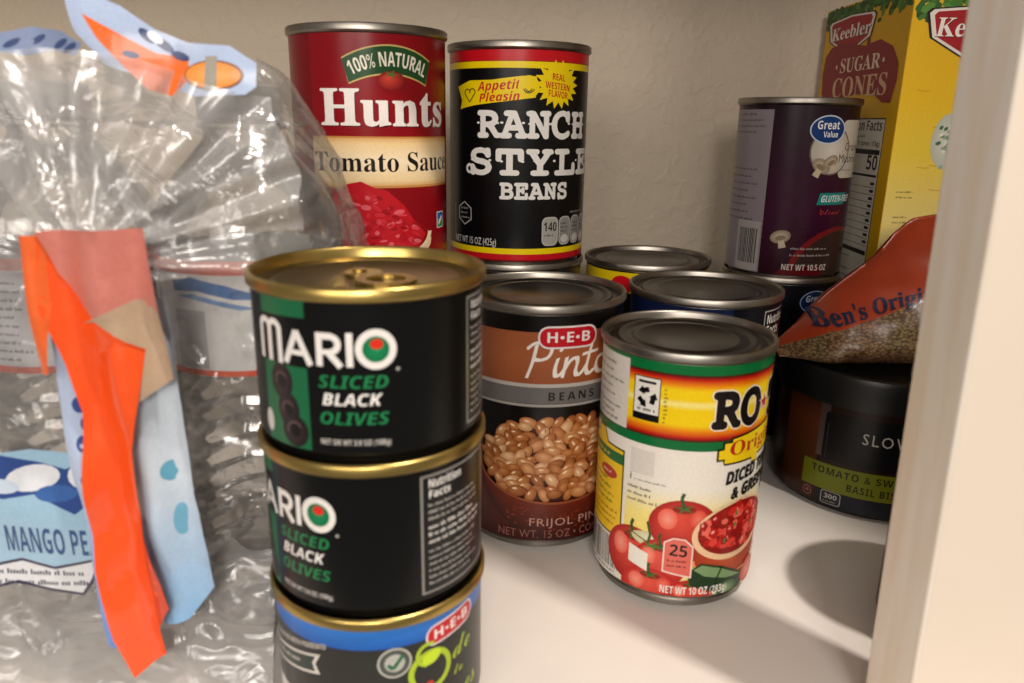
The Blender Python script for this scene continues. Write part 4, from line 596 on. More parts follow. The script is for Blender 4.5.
# wall: knocked-down plaster texture, painted
def wall_mat():
    m, nt, b, n, l = nodes('textured_painted_drywall')
    tc = n.new('ShaderNodeTexCoord')
    t1 = n.new('ShaderNodeTexNoise'); t1.inputs['Scale'].default_value = 105; t1.inputs['Detail'].default_value = 4; t1.inputs['Distortion'].default_value = .6
    t2 = n.new('ShaderNodeTexNoise'); t2.inputs['Scale'].default_value = 300; t2.inputs['Detail'].default_value = 3
    r = n.new('ShaderNodeValToRGB'); r.color_ramp.elements[0].position = .46; r.color_ramp.elements[1].position = .62
    ad = n.new('ShaderNodeMath'); ad.operation = 'MULTIPLY_ADD'; ad.inputs[1].default_value = .25
    bp = n.new('ShaderNodeBump'); bp.inputs['Strength'].default_value = .32; bp.inputs['Distance'].default_value = .0009
    for t in (t1, t2): l.new(tc.outputs['Object'], t.inputs['Vector'])
    l.new(t1.outputs['Fac'], r.inputs['Fac']); l.new(t2.outputs['Fac'], ad.inputs[0]); l.new(r.outputs['Color'], ad.inputs[2])
    l.new(ad.outputs[0], bp.inputs['Height']); l.new(bp.outputs['Normal'], b.inputs['Normal'])
    setin(b, Base_Color=C('b8ab98'), Roughness=.6)
    return m
M['wall'] = wall_mat()
M['shelf'] = plain('white_painted_shelf', 'e2dad2', .42, 0, .025, 25, .12, .0006)
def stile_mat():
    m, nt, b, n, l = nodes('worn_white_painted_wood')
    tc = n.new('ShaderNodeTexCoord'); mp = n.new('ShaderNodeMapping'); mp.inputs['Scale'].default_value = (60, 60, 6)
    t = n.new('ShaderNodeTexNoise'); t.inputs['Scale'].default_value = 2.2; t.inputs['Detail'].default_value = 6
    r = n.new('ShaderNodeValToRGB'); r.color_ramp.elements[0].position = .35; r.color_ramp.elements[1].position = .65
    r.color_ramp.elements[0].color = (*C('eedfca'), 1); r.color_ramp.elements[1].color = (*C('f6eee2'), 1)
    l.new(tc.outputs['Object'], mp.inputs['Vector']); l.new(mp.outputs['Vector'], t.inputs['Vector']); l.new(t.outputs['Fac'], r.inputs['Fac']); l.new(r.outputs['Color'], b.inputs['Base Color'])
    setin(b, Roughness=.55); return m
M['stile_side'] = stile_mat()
M['stile'] = plain('cream_painted_wood', 'dccfbe', .5, 0, .02, 20, .1)

# ------------------------------------------------------------------ mesh helpers
def link(name, me, mats, parent=None, smooth=True):
    for m in (mats if isinstance(mats, (list, tuple)) else [mats]): me.materials.append(m)
    if smooth: me.polygons.foreach_set('use_smooth', [True] * len(me.polygons))
    o = bpy.data.objects.new(name, me); COL.objects.link(o); o.parent = parent; return o
def lathe(name, prof, mat, parent=None, seg=96, sharp=35):
    """surface of revolution of (radius, height) millimetres; radius 0 closes"""
    bm = bmesh.new(); rings = []
    for r, z in prof:
        if r <= 0: rings.append([bm.verts.new((0, 0, z * MM))])
        else: rings.append([bm.verts.new((r * MM * sin(2 * pi * k / seg), -r * MM * cos(2 * pi * k / seg), z * MM)) for k in range(seg)])
    for a, b in zip(rings, rings[1:]):
        for k in range(seg):
            j = (k + 1) % seg
            if len(a) == 1 and len(b) == 1: continue
            if len(a) == 1: bm.faces.new((a[0], b[j], b[k]))
            elif len(b) == 1: bm.faces.new((a[k], a[j], b[0]))
            else: bm.faces.new((a[k], a[j], b[j], b[k]))
    bmesh.ops.recalc_face_normals(bm, faces=bm.faces)
    for e in bm.edges:
        if len(e.link_faces) == 2 and e.calc_face_angle(0) > radians(sharp): e.smooth = False
    me = bpy.data.meshes.new(name); bm.to_mesh(me); bm.free()
    return link(name, me, mat, parent)
def box(name, x0, y0, z0, x1, y1, z1, mat, parent=None, bev=0, mat_side=None, o=(0, 0, 0)):
    bm = bmesh.new(); bmesh.ops.create_cube(bm, size=1)
    for v in bm.verts:
        v.co = Vector(((x0 + x1) / 2 + v.co.x * (x1 - x0), (y0 + y1) / 2 + v.co.y * (y1 - y0), (z0 + z1) / 2 + v.co.z * (z1 - z0))) * MM
    if bev: bmesh.ops.bevel(bm, geom=bm.edges[:], offset=bev * MM, segments=3, affect='EDGES', profile=.5)
    me = bpy.data.meshes.new(name); bm.to_mesh(me); bm.free()
    ob = link(name, me, [mat] + ([mat_side] if mat_side else []), parent, smooth=False)
    if mat_side:
        for p in me.polygons:
            if abs(p.normal.x) > .7: p.material_index = 1
    return ob
def empty(name, x, y, z, label, cat, group=None):
    o = bpy.data.objects.new(name, None); COL.objects.link(o); o.location = (x * MM, y * MM, z * MM); o.empty_display_size = .02
    tag(o, label, cat, group); return o
def tag(o, label, cat, group=None):
    o['label'] = label; o['category'] = cat
    if group: o['group'] = group
def struct(o):
    o['kind'] = 'structure'; return o

def can(name, x, y, z, R, h, label, cat, group=None, rim='steel', lid='steel_d', recess=3.0, body_mat='steel', neck=3.4, body_low=None, turn=0):
    """tinned can: outer rim radius R; body with seamed foot, rim ring, stepped lid, all parts of one thing"""
    t = empty(name, x, y, z, label, cat, group)
    Rb = R - 1.15
    lo = [(0, 1.6), (R - neck - 1.6, 1.6), (R - neck - 1.2, .3), (R - neck - .5, 0), (R - neck, .5), (R - neck, 2.4), (R - neck - .6, 3.0), (R - neck - .2, 3.6), (Rb - .8, 4.8), (Rb - .15, 6.2)]
    lathe('body', lo + [(Rb - .15, h - 5.2), (Rb - .5, h - 4.2), (Rb - .5, h - 2.0)], M[body_low or body_mat], t)
    lathe('rim', [(Rb - .45, h - 4.3), (R - .45, h - 3.6), (R, h - 3.0), (R, h - .7), (R - .35, h - .15), (R - .8, h), (R - 1.3, h - .15), (R - 1.7, h - .6), (R - 1.9, h - 1.2), (R - 2.2, h - recess)], M[rim], t)
    q = h - recess
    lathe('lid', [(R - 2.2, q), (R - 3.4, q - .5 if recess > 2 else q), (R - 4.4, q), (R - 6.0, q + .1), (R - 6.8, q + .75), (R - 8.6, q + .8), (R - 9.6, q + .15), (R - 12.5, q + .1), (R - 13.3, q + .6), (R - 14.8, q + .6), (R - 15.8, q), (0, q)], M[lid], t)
    return t, Rb, atan2(-x, y)
def wrap(t, Rb, phi, art, name='label', mat='ink', dx=0, rv=None):
    return art.build(name, cyl_map(Rb, phi + dx / Rb, rv), M[mat], t)
def sheet(R, v0, v1, col, vstep=None):
    a = Art(step=R * pi / 60, vstep=vstep); L = R * pi; a.clip = [(1, v0, 1), (1, v1, 0)]
    st = R * pi / 60
    for k in range(-60, 60): a.conv([(k * st, v0), ((k + 1) * st, v0), ((k + 1) * st, v1), (k * st, v1)], col)
    return a
# ------------------------------------------------------------------ the setting
struct(box('floor', -700, 128, -19, 302, 562, 0, M['shelf'], bev=.8))
struct(box('wall_back', -700, 556, -60, 420, 576, 520, M['wall']))
struct(box('wall_right', 304, 100, -60, 322, 560, 1000, M['wall']))  # unseen side wall; reach and height set to keep lamplight off the bag
struct(box('added_upper_shelf', -700, 300, 335, 304, 556, 354, M['shelf'], bev=.8))  # unseen upper shelf, added to shade the back wall and rear cans
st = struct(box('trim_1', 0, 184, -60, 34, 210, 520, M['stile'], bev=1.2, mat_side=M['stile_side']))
for v in st.data.vertices: v.co.x += (118.7 - v.co.z / MM * .0195) * MM      # the upright leans a little

W_, K_ = C('e6e2dc'), C('0c0c0e')
# ------------------------------------------------------------------ tomato sauce can (red), standing on another can
def hunts_label(t, Rb, ph, h=113):
    red, dk = C('880815'), C('6d0611')
    a = sheet(Rb, 5.4, h - 4.3, C('76060f'))
    for k in (0, 1):
        c = 9.5 + k * 116
        a.rect(c - 38, 5.4, c + 38, h - 4.3, red)
        # cream band
        a.vgrad(c - 38.7, c + 38.7, [(45.0, C('d9a868')), (47.5, C('f0d3a0')), (56, C('fae7c3')), (64, C('f0cf98')), (66.6, C('dba764'))])
        a.rect(c - 38.7, 44.2, c + 38.7, 45.2, C('c98c48')); a.rect(c - 38.7, 66.3, c + 38.7, 67.1, C('c98c48'))
        a.text('Tomato Sauce', c, 51.6, 8.6, C('1c1412'), 'S', w=76, anchor='c')
        a.text('Hunts', c + .8, 71.3, 16.2, C('3a0308'), 'H', w=67, anchor='c')
        a.text('Hunts', c, 72.0, 16.0, C('efe6e0'), 'H', w=66.4, anchor='c', bold=.3)
        # green arched banner
        def arch(off):
            P = []
            for i in range(17):
                x = -21.5 + 43 * i / 16; P.append((c + x, 105.6 + off - x * x * .0125))
            for i in range(17):
                x = 18.5 - 37 * i / 16; P.append((c + x, 94.3 - off - x * x * .0125))
            return P
        a.poly(arch(.7), C('c7b06a')); a.poly(arch(0), C('1f4a25'))
        a.text('100% NATURAL', c, 97.2, 5.8, C('efe9d6'), 'B', w=36, anchor='c', bend=38)
        # small tomato under the banner
        a.ell(c + .5, 91.0, 6.6, 4.2, C('7c0a12'), inner=C('d8483a'), off=(-1.5, 1.6), n=24)
        a.star(c + .5, 93.8, 4.2, 1.2, 5, C('55702d'), sq=.5)
        # bowl of sauce
        a.ell(c - 10, 19, 31, 12, C('e3c7a0'), n=32); a.ell(c - 10, 21, 29.5, 10.5, C('8e0d15'), n=32)
        P = [(c - 38, 22), (c - 33, 33), (c - 27, 42), (c - 21, 46), (c - 15, 47.2), (c - 9, 44.5), (c - 3, 43), (c + 5, 36), (c + 10, 29), (c + 17, 22), (c + 12, 15), (c - 10, 11.5), (c - 32, 14)]
        a.poly(P, C('c01a25'))
        rnd = random.Random(4)
        for i in range(150):
            x = rnd.uniform(-34, 12); y = rnd.uniform(13, 44 - abs(x + 12) * .72)
            a.ell(c + x, y, rnd.uniform(.8, 3.0), rnd.uniform(.5, 1.4), rnd.choice([C('cf2c38'), C('b01825'), C('e0606a'), C('c42430'), C('9c101c'), C('d84450')]), rot=rnd.uniform(-.7, .7), n=9)
        a.ring(c - 10, 23, 28.5, 31, C('ecd6b4'), 180, 360, sq=.42)
        # little blue and green seal
        a.rect(c + 26, 23.6, c + 33, 31.5, C('dfe3e6')); a.rect(c + 26.5, 27.5, c + 32.5, 31, C('2b62a3')); a.rect(c + 26.5, 24, c + 32.5, 27.3, C('3d8a4a'))
        a.poly([(c + 28, 25), (c + 31.5, 28.5), (c + 30.5, 29.6), (c + 27.4, 26)], W_)
    return wrap(t, Rb, ph, a)

def ranch_label(t, Rb, ph, h=113):
    Y, Rd = C('f0d20c'), C('c3141f')
    a = sheet(Rb, 4.6, h - 4.3, C('0a0a0b'))
    L = Rb * pi
    a.rect(-L, 4.6, L, 6.0, C('6e0d12')); a.rect(-L, 5.4, L, 8.4, Rd); a.rect(-L, 8.4, L, 11.4, Y)
    a.rect(-L, 103.4, L, 108.7, Rd); a.rect(-L, 100.2, L, 103.4, Y); a.rect(-L, 103.3, L, 103.6, C('6e0d12'))
    for c in (6.0, 6.0 - 116):
        wst = C('e9e6e0')
        # western slab lettering
        def word(txt, u0, u1, v, hh):
            a.text(txt, u0 + .7, v + .3, hh - .6, wst, 'W', w=u1 - u0 - 1.4, bold=.62 * hh / 12.6)
        word('RANCH', c - 28.5, c + 38, 67.2, 14.0)
        word('STYLE', c - 34.5, c + 46, 49.0, 13.8)
        word('BEANS', c - 16, c + 24, 36.8, 9.0)
        # notches and spurs on the letters
        for (x, y) in [(-22, 74.2), (-9, 74.4), (5, 74), (17, 74.3), (31, 74.1), (-26, 56), (-9, 55.6), (8, 56), (24, 56.1), (38, 56.2)]:
            a.ell(c + x - 5.2, y, .9, .6, wst, n=6); a.ell(c + x + 5.6, y, .9, .6, wst, n=6)
        a.ring(c - 33, 51.5, 1.2, 2.6, wst, 60, 330, n=10)
        a.small(c + 39, 44.8, 7, 1, 1, .9, C('b9b6b0'), 2)
        # yellow banner with heart
        a.poly([(c - 42.5, 91.6), (c - 33, 94.4), (c - 20, 94.6), (c - 4, 96.6), (c + 3, 96.4), (c + 2.5, 86.5), (c - 14, 84.4), (c - 30, 82.6), (c - 40.5, 80.7), (c - 39, 85)], Y)
        a.text('Appetite', c - 27.5, 89.3, 4.1, Rd, 'I', w=26, slope=.06)
        a.text("Pleasin'", c - 27, 84.0, 3.9, Rd, 'I', w=23, slope=.06)
        a.ring(c - 34.6, 88.4, 1.6, 2.2, C('4a3c08'), 0, 180, n=10); a.ring(c - 31.2, 88.6, 1.6, 2.2, C('4a3c08'), 0, 180, n=10)
        a.line([(c - 36.6, 88.4), (c - 33, 84), (c - 29.3, 88.6)], .6, C('4a3c08'))
        # star burst
        a.star(c + 15, 93.0, 13.6, 9.8, 18, Y, sq=.86)
        for i, w in enumerate(('REAL', 'WESTERN', 'FLAVOR')): a.text(w, c + 15, 95.2 - i * 3.9, 3.0, Rd, 'B', w=(8, 15, 12)[i], anchor='c', slope=-.1)
        # plain lasso squiggle between banner and burst
        a.ring(c - 1, 91.5, 2.0, 5.4, Y, sq=1.0); a.ring(c - 1, 91.5, 2.6, 3.1, K_, 200, 340, n=12); a.ell(c - 1, 91.5, 2.4, 2.4, Y); a.ring(c - 1, 91.0, 1.4, 1.9, K_, 190, 350, n=10)
        # hexagon seal, weight, nutrition tabs
        a.ell(c - 37, 28.2, 6, 6.3, C('b3b0aa'), n=6, rot=pi / 6); a.ell(c - 37, 28.2, 5.3, 5.6, K_, n=6, rot=pi / 6)
        a.small(c - 40.5, 30.4, 7.4, 3, 2.4, 1.1, C('a9a6a0'), 9)
        a.text('NET WT 15 OZ (425g)', c - 46, 10.6 + 2, 3.7, C('d8d5cf'), 'R', w=29.5)
        a.small(c + 26, 29.0, 15, 1, 1, 1.2, C('9c9993'), 5)
        for i, (x0, x1) in enumerate(((7.5, 17.3), (17.9, 26.3), (26.9, 35.5), (36.1, 45))):
            a.rect(c + x0, 12.6, c + x1, 27.6, C('bdbab4'), r=3.0); a.rect(c + x0 + .6, 13.2, c + x1 - .6, 27, C('8d8a85') if i else C('a5a29c'), r=2.6)
            if i: a.ell(c + (x0 + x1) / 2, 15.8, 2.9, 2.3, C('c9c6c0')); a.small(c + x0 + 1.3, 23.5, 5.6, 3, 2, 1, K_, i)
            else: a.text('140', c + 12.4, 20.3, 4.4, K_, 'B', w=8.2, anchor='c'); a.small(c + 8.8, 17.6, 7.5, 1, 1, 1, K_, 1)
        a.line([(c - 46.5, 33), (c - 46.5, 12)], .5, C('8d8a85'))
    return wrap(t, Rb, ph, a)

def bean(a, x, y, L, rot, rnd, pal):
    d, m, l = pal
    a.ell(x + .25, y - .35, L * 1.06, L * .66, C(d), rot=rot, n=12)
    a.ell(x, y, L, L * .6, C(m), rot=rot, n=14, inner=C(l), off=(-L * .15, L * .22))
    if rnd.random() < .6: a.ell(x - L * .2, y + L * .22, L * .28, L * .1, C('f6dcb8'), rot=rot, n=8)

def pinto_label(t, Rb, ph, h=113):
    L = Rb * pi; br, dk = C('9a5634'), C('0e0b0b')
    a = sheet(Rb, 4.6, h - 4.3, dk)
    a.vgrad(-L, L, [(72.6, C('8a4a2c')), (90, C('a45d38')), (101.6, C('a05a38'))])
    a.rect(-L, 77.2, L, 79, C('b9b3ac')); a.rect(-L, 70.0, L, 77.4, C('6a6664'))
    a.rect(-L, 68.6, L, 69.8, C('a29d97'))
    a.vgrad(-L, L, [(4.6, C('3a0c08')), (14, C('4a120c')), (30, C('521a10')), (46, C('2a0f0a')), (55, dk)])
    for c in (9.5, 9.5 - 116):
        a.ell(c, 38, 37, 26, C('190a07'), n=40)
        a.ell(c, 42, 35.5, 18.5, C('3a1408'), n=40)
        rnd = random.Random(11); pts = []
        for j in range(13):
            yy = 61 - j * 2.75
            half = 34.5 * sqrt(max(0, 1 - ((yy - 43.5) / 19.5) ** 2))
            x = -half + rnd.uniform(0, 3)
            while x < half:
                pts.append((c + x, yy + rnd.uniform(-1, 1))); x += rnd.uniform(4.6, 7)
        for x, y in pts:
            bean(a, x, y, rnd.uniform(3.2, 4.6), rnd.uniform(-1.2, 1.2), rnd, rnd.choice([('3c170a', '9a5426', 'c98a52'), ('45200e', 'ae6a38', 'dda874'), ('3a160a', '8a4820', 'b87a44'), ('45200e', 'c08452', 'eac49a')]))
        # bowl front covering the lower beans
        P = [(c + 37 * cos(b), 40 + 17 * sin(b)) for b in [pi + pi * k / 28 for k in range(29)]]
        Q = [(c + 37 * cos(b), 40 + 34 * sin(b)) for b in [2 * pi - pi * k / 28 for k in range(29)]]
        a.nxt()
        for k in range(28): a.conv([P[k], P[k + 1], Q[27 - k], Q[28 - k]], [C('6a2412'), C('6a2412'), C('33100a'), C('33100a')])
        a.line([(c + 36.6 * cos(b), 40 + 16.6 * sin(b)) for b in [pi + pi * k / 28 for k in range(29)]], 1.1, C('8f4a28'))
        for i in range(60):
            b = rnd.uniform(-2.6, -.5); rr = rnd.uniform(.62, .95)
            a.ell(c + 36 * cos(b) * rr * 1.0, 36 + 30 * sin(b) * rr, .8, .4, C('7a3018'), n=6)
        def brush(strokes, x0, y0, k, col):
            for pts in strokes:
                q = []
                for i in range(len(pts) - 1):                       # smooth curve through the points
                    p0 = pts[max(i - 1, 0)]; p1 = pts[i]; p2 = pts[i + 1]; p3 = pts[min(i + 2, len(pts) - 1)]
                    for j in range(6):
                        s_ = j / 6
                        q.append(tuple(.5 * (2 * p1[m] + (p2[m] - p0[m]) * s_ + (2 * p0[m] - 5 * p1[m] + 4 * p2[m] - p3[m]) * s_ ** 2 + (3 * p1[m] - p0[m] - 3 * p2[m] + p3[m]) * s_ ** 3) for m in (0, 1)))
                q.append(pts[-1]); q = [(x0 + x * k, y0 + y * k) for x, y in q]
                a.nxt()
                for (x1, y1), (x2, y2) in zip(q, q[1:]):
                    w1 = 1.0 * k
                    a.conv([(x1 - w1 * .75, y1 - w1 * .6), (x1 + w1 * .75, y1 + w1 * .6), (x2 + w1 * .75, y2 + w1 * .6), (x2 - w1 * .75, y2 - w1 * .6)], col)
                    a.conv([(x2 + w1 * cos(h_ * pi / 3) * .62, y2 + w1 * sin(h_ * pi / 3) * .62) for h_ in range(6)], col)
        brush([[(4.6, 12.4), (3.2, 6), (1.2, .2)], [(1.2, 10.6), (4, 12.8), (8.2, 13.2), (10, 11), (8.6, 7.8), (5.6, 6.6), (3.4, 7)],
               [(12.2, 7.2), (11.2, 3.6), (11.4, .8), (13, 1.2), (14.6, 3.2)], [(13.2, 10.2), (13.5, 10.7)],
               [(15.4, 7.4), (14.8, 4), (14, .4)], [(14.4, 2.4), (16.6, 6), (19, 7.2), (19.6, 5.4), (18.8, 2.2), (19.6, .6), (21.4, 1.6), (23.4, 4.4)],
               [(25.6, 12), (24, 6.4), (23.2, 2.2), (24.4, .6), (26.4, 1.8)], [(21.8, 8.2), (24.6, 8.6), (28, 9)],
               [(31, 7), (28.6, 6), (27.6, 3.2), (28.8, .8), (31.2, 1), (33, 3.6), (32.6, 6.2), (31, 7), (33, 6.6), (35, 7.2)]], c - 16.5, 81.8, 1.18, C('f0eae2'))
        a.pill(c + 2.5, 99.4, 26.5, 9.8, 'H•E•B')
        a.text('BEANS', c - 6.2, 71.6, 3.5, C('14100f'), 'B', w=22, track=50)
        a.text('FRIJOL PINTO', c - 13, 12.4, 3.8, C('b98d80'), 'R', w=43, track=12)
        a.text('NET WT. 15 OZ • CONT.', c - 27, 6.4, 3.9, C('8c5a50'), 'R', w=52, track=6)
    return wrap(t, Rb, ph, a)

def tomato(a, c, y, rx, ry, dark='a81a16', mid='e04a38', sq=.9):
    a.ell(c, y, rx, ry, C(dark), n=28, inner=C(mid), off=(-rx * .2, ry * .35))
    a.ell(c - rx * .45, y + ry * .25, rx * .28, ry * .4, C('e8604c'), n=14, inner=C('f29a86'))
    a.ell(c + rx * .42, y + ry * .3, rx * .26, ry * .36, C('d84434'), n=14, inner=C('ee7a64'))
    a.ell(c, y + ry * .66, rx * .34, ry * .16, C('8c1c12'), n=12)
    a.star(c, y + ry * .7, rx * .36, rx * .09, 5, C('3f6a2a'), sq=.6, rot=.5)
    a.line([(c, y + ry * .7), (c - rx * .1, y + ry * 1.05), (c - rx * .04, y + ry * 1.25)], rx * .1, C('2f5222'))

def rotel_label(t, Rb, ph, h=106):
    G, Y = C('0b6b35'), C('f3cf10'); L = Rb * pi
    a = sheet(Rb, 6.0, h - 4.3, C('ece6da'))
    dk = C('3a0a08'); rd = C('c3220f'); og = C('e8820f')
    a.rect(-L, h - 8.2, L, h - 4.3, G)
    a.vgrad(-L, L, [(71.6, G), (72.2, dk), (73.6, rd), (76, og), (78.4, Y), (84.4, Y), (86.4, C('f8e98a')), (88.2, Y), (91.8, Y), (94, og), (96, rd), (97.6, dk), (98.2, G)])
    a.rect(-L, 68.2, L, 71.8, G)
    for c in (12.0,):
        # soft yellow glow of the picture
        a.vgrad(c - 32, c + 30, [(6, C('efe0a8')), (24, C('f3d75a')), (40, C('f3e088')), (52, C('ece6da'))])
        # white text panel, left
        a.rect(c - 62, 72.2, c - 33.6, 100.5, C('d9d2c8')); a.small(c - 61, 96, 25, 5, 3.2, 1.2, C('5c5854'), 3); a.small(c - 61, 79, 25, 4, 2.6, 1.2, C('4c4844'), 6)
        # recycling mark
        a.rect(c - 31, 77.8, c - 20, 95.2, K_); a.rect(c - 30.6, 80.6, c - 20.4, 94.8, C('e4dfd6')); a.rect(c - 29, 92.6, c - 22, 93.6, K_)
        a.small(c - 29, 81.6, 7, 1, 1, 1.6, K_, 2)
        for k in range(3):
            b = pi / 2 + k * 2 * pi / 3 + .3
            old = a.warp
            def wp(x, y, b=b): return (c - 25.5 + x * cos(b) - y * sin(b), 87.2 + x * sin(b) + y * cos(b))
            a.warp = wp
            a.poly([(1.7, -1.9), (3.7, -1.9), (3.7, .4), (4.6, .4), (2.9, 2.8), (1.0, .4), (1.7, .4)], K_); a.warp = old
        a.small(c - 18.6, 91, 1.2, 9, 1.6, 1.0, C('6d5a20'), 8)
        # RO*TEL
        def big(txt, u0, u1):
            a.text(txt, u0, 77.8, 14.6, C('f4ead6'), 'W', w=u1 - u0, bold=1.5); a.text(txt, u0, 77.8, 14.6, C('17110f'), 'W', w=u1 - u0, bold=.95)
        big('RO', c - .5, c + 22.6); big('TEL', c + 29, c + 58)
        a.star(c + 25.2, 84.4, 4.2, 1.8, 5, C('f4ead6'), rot=pi / 2); a.star(c + 25.2, 84.4, 3.4, 1.35, 5, C('b3161c'), rot=pi / 2)
        # Original flash
        sl = .16
        def zig(g):
            return [(c + 3.4 - g, 64.6 - g), (c + 6 - g, 64.8 - g), (c + 6, 62.8 - g), (c + 20, 63.0 - g), (c + 20, 61.0 - g), (c + 24, 61 - g), (c + 24, 63.8 - g), (c + 50, 66.5 - g), (c + 50, 77.2 + g), (c + 24, 74.4 + g), (c + 9 - g, 72.4 + g), (c + 9 - g, 71 + g), (c + 5.6 - g, 71 + g), (c + 5.6 - g, 68.4 + g), (c + 3.4 - g, 68.2 + g)]
        a.poly(zig(.8), C('151210')); a.poly(zig(0), C('f1cf12'))
        a.text('Original', c + 7.6, 65.6, 6.0, C('b5141b'), 'H', w=38, slope=.07)
        # diced tomatoes & green chilies
        # code square left blank, scan note
        a.rect(c - 30.5, 55.5, c - 20.4, 65.8, C('dcd6cb'))
        a.text('i', c - 30.6, 52.4, 2.6, C('2a2622'), 'B'); a.small(c - 28.4, 52.6, 13, 1, 1, 1.0, C('8a847c'), 2)
        a.small(c - 31, 49.0, 12.5, 3, 2.7, 1.3, C('4c4843'), 12)
        # yellow recipe panel
        a.poly([(c - 62, 24), (c - 33.2, 24), (c - 33.6, 62.6), (c - 44, 63), (c - 47, 68.5), (c - 53, 68.5), (c - 55, 64), (c - 62, 64)], C('201512'))
        a.poly([(c - 61.4, 24.7), (c - 33.9, 24.7), (c - 34.3, 61.9), (c - 44.4, 62.3), (c - 47.4, 67.7), (c - 52.7, 67.7), (c - 54.6, 63.3), (c - 61.4, 63.3)], C('efc322'))
        a.rect(c - 61.4, 56, c - 34.2, 60.5, C('2c6b36')); a.small(c - 60, 57.3, 24, 1, 1, 1.8, C('e8d060'), 4)
        a.ell(c - 43, 50.5, 6, 2.6, C('b63a28')); a.small(c - 47, 50, 8, 1, 1, 1.2, C('f1d8c8'), 3)
        a.small(c - 60, 46.5, 22, 4, 3.0, 1.4, C('3d6b2c'), 21); a.small(c - 60, 34, 24, 3, 2.8, 1.2, C('8a4214'), 22)
        # bar code
        a.rect(c - 62, 6.2, c - 32.6, 24, C('e4dfd6')); a.bars(c - 60, 9, c - 34, 23, C('1b1917'), 5); a.small(c - 58, 7.2, 22, 1, 1, 1.2, K_, 2)
        # picture
        tomato(a, c - 27, 20, 13, 12.5); 
        a.ell(c - 19, 28.5, 9, 3.4, C('cfc59a'), rot=-.1, n=16, inner=C('e8e2c4')); a.line([(c - 30, 31), (c - 22, 28), (c - 12, 27)], .6, C('5a6a30'))
        tomato(a, c - 7.8, 36.5, 13.4, 11.4)
        tomato(a, c - 15.5, 19.5, 10.5, 10.5, 'b41f1a', 'e25848')
        a.line([(c - 21, 26.5), (c - 20, 31), (c - 21.4, 36.5)], 1.0, C('2f5222')); a.star(c - 19, 26.4, 5, 1.2, 5, C('4a7a34'), sq=.5)
        tomato(a, c - 19, 7.5, 12.5, 9, 'b81f1a', 'e65a48')
        tomato(a, c - 3, 7, 9.5, 6.5, 'b01c18', 'd84a3a')
        # bowl of diced tomato
        a.ell(c + 14, 27, 18.5, 15, C('a03018'), n=36, inner=C('c85a34'), off=(-3, -4))
        for i in range(36):
            b = pi + (i + .5) * pi / 36; a.ell(c + 14 + 17 * cos(b), 24 + 8 * sin(b) - 2, .8, .5, C('e09a60'), n=6)
        a.ell(c + 15, 34, 19.4, 12.5, C('eec79c'), n=36, rot=.12); a.ell(c + 15.2, 34.8, 17.4, 11, C('8c140f'), n=36, rot=.12)
        rnd = random.Random(7)
        for i in range(120):
            x = rnd.uniform(-15.5, 15.5); y = rnd.uniform(-9, 9.5 - abs(x) * .3)
            if (x / 16.5) ** 2 + (min(y, 0) / 9.6) ** 2 > 1: continue
            q = rnd.uniform(1.2, 2.6); col = rnd.choice([C('cf2a22'), C('b81c18'), C('e04438'), C('ea6a58'), C('9c1512')])
            cx, cy = c + 15.2 + x, 35.2 + y; r0 = rnd.uniform(0, 1.5)
            a.ell(cx, cy, q, q * .8, col, rot=r0, n=5)
            if i % 4 == 0: a.ell(cx - .4, cy + .4, q * .4, q * .25, C('f4a294'), rot=r0, n=5)
            if i % 19 == 0: a.ell(cx, cy, 1.2, .6, C('4b7a36'), rot=r0, n=6)
        a.text('DICED TOMATOES', c + 7.2, 53.8, 4.8, C('171310'), 'B', w=46, bold=.22, slope=.11, slant=.1)
        a.text('& GREEN CHILIES', c + 10.4, 47.2, 4.8, C('171310'), 'B', w=46, bold=.22, slope=.12, slant=.1)
        # sliced green pepper
        a.poly([(c - 4.5, 17.5), (c + .5, 21), (c + 10, 18.5), (c + 21, 12.8), (c + 24.5, 9.5), (c + 20, 6), (c + 8, 7), (c - 3, 11)], C('1f3a20'))
        a.poly([(c - 2.5, 18.2), (c + .8, 20.2), (c + 9, 17.8), (c + 20, 12.2), (c + 12, 12.8), (c + 2, 15.2)], C('7a9a68'))
        a.line([(c + 9.5, 18.5), (c + 7, 12), (c + 8.5, 7)], .8, C('12240f'))
        a.ell(c + 13, 8, 5.4, 3.6, C('2a4a2c'), n=14, inner=C('88a878')); a.ell(c + 26, 12, 6, 5, C('b84030'), rot=.8, n=14, inner=C('e08070'))
        # 25 calories tab and white square
        a.poly([(c - 14.6, 16.6), (c - 3.2, 14.6), (c - 3.2, 28.6), (c - 6.5, 31.6), (c - 11, 32), (c - 14.6, 29.8)], C('f2d2c8')); a.poly([(c - 14, 17.2), (c - 3.8, 15.4), (c - 3.8, 28.2), (c - 6.8, 31), (c - 10.8, 31.3), (c - 14, 29.4)], C('dd6a5c'))
        a.text('25', c - 12.4, 24.2, 4.8, C('1a1010'), 'B', w=7.2, slope=-.05); a.small(c - 12.8, 21.4, 8, 2, 2.2, 1.1, C('5c1c18'), 6)
        a.poly([(c - 28.6, 17.2), (c - 20.4, 14.8), (c - 20.4, 22.6), (c - 28.6, 25)], C('ece6da'))
        a.text('NET WT 10 OZ (283g)', c - 15, 7.2, 3.2, C('f4ece4'), 'B', w=28, slope=0)
        # the dark back panel on the right
        a.rect(c + 60, 6.0, c + 62, 72, C('1b1b1d'))
    return wrap(t, Rb, ph, a)

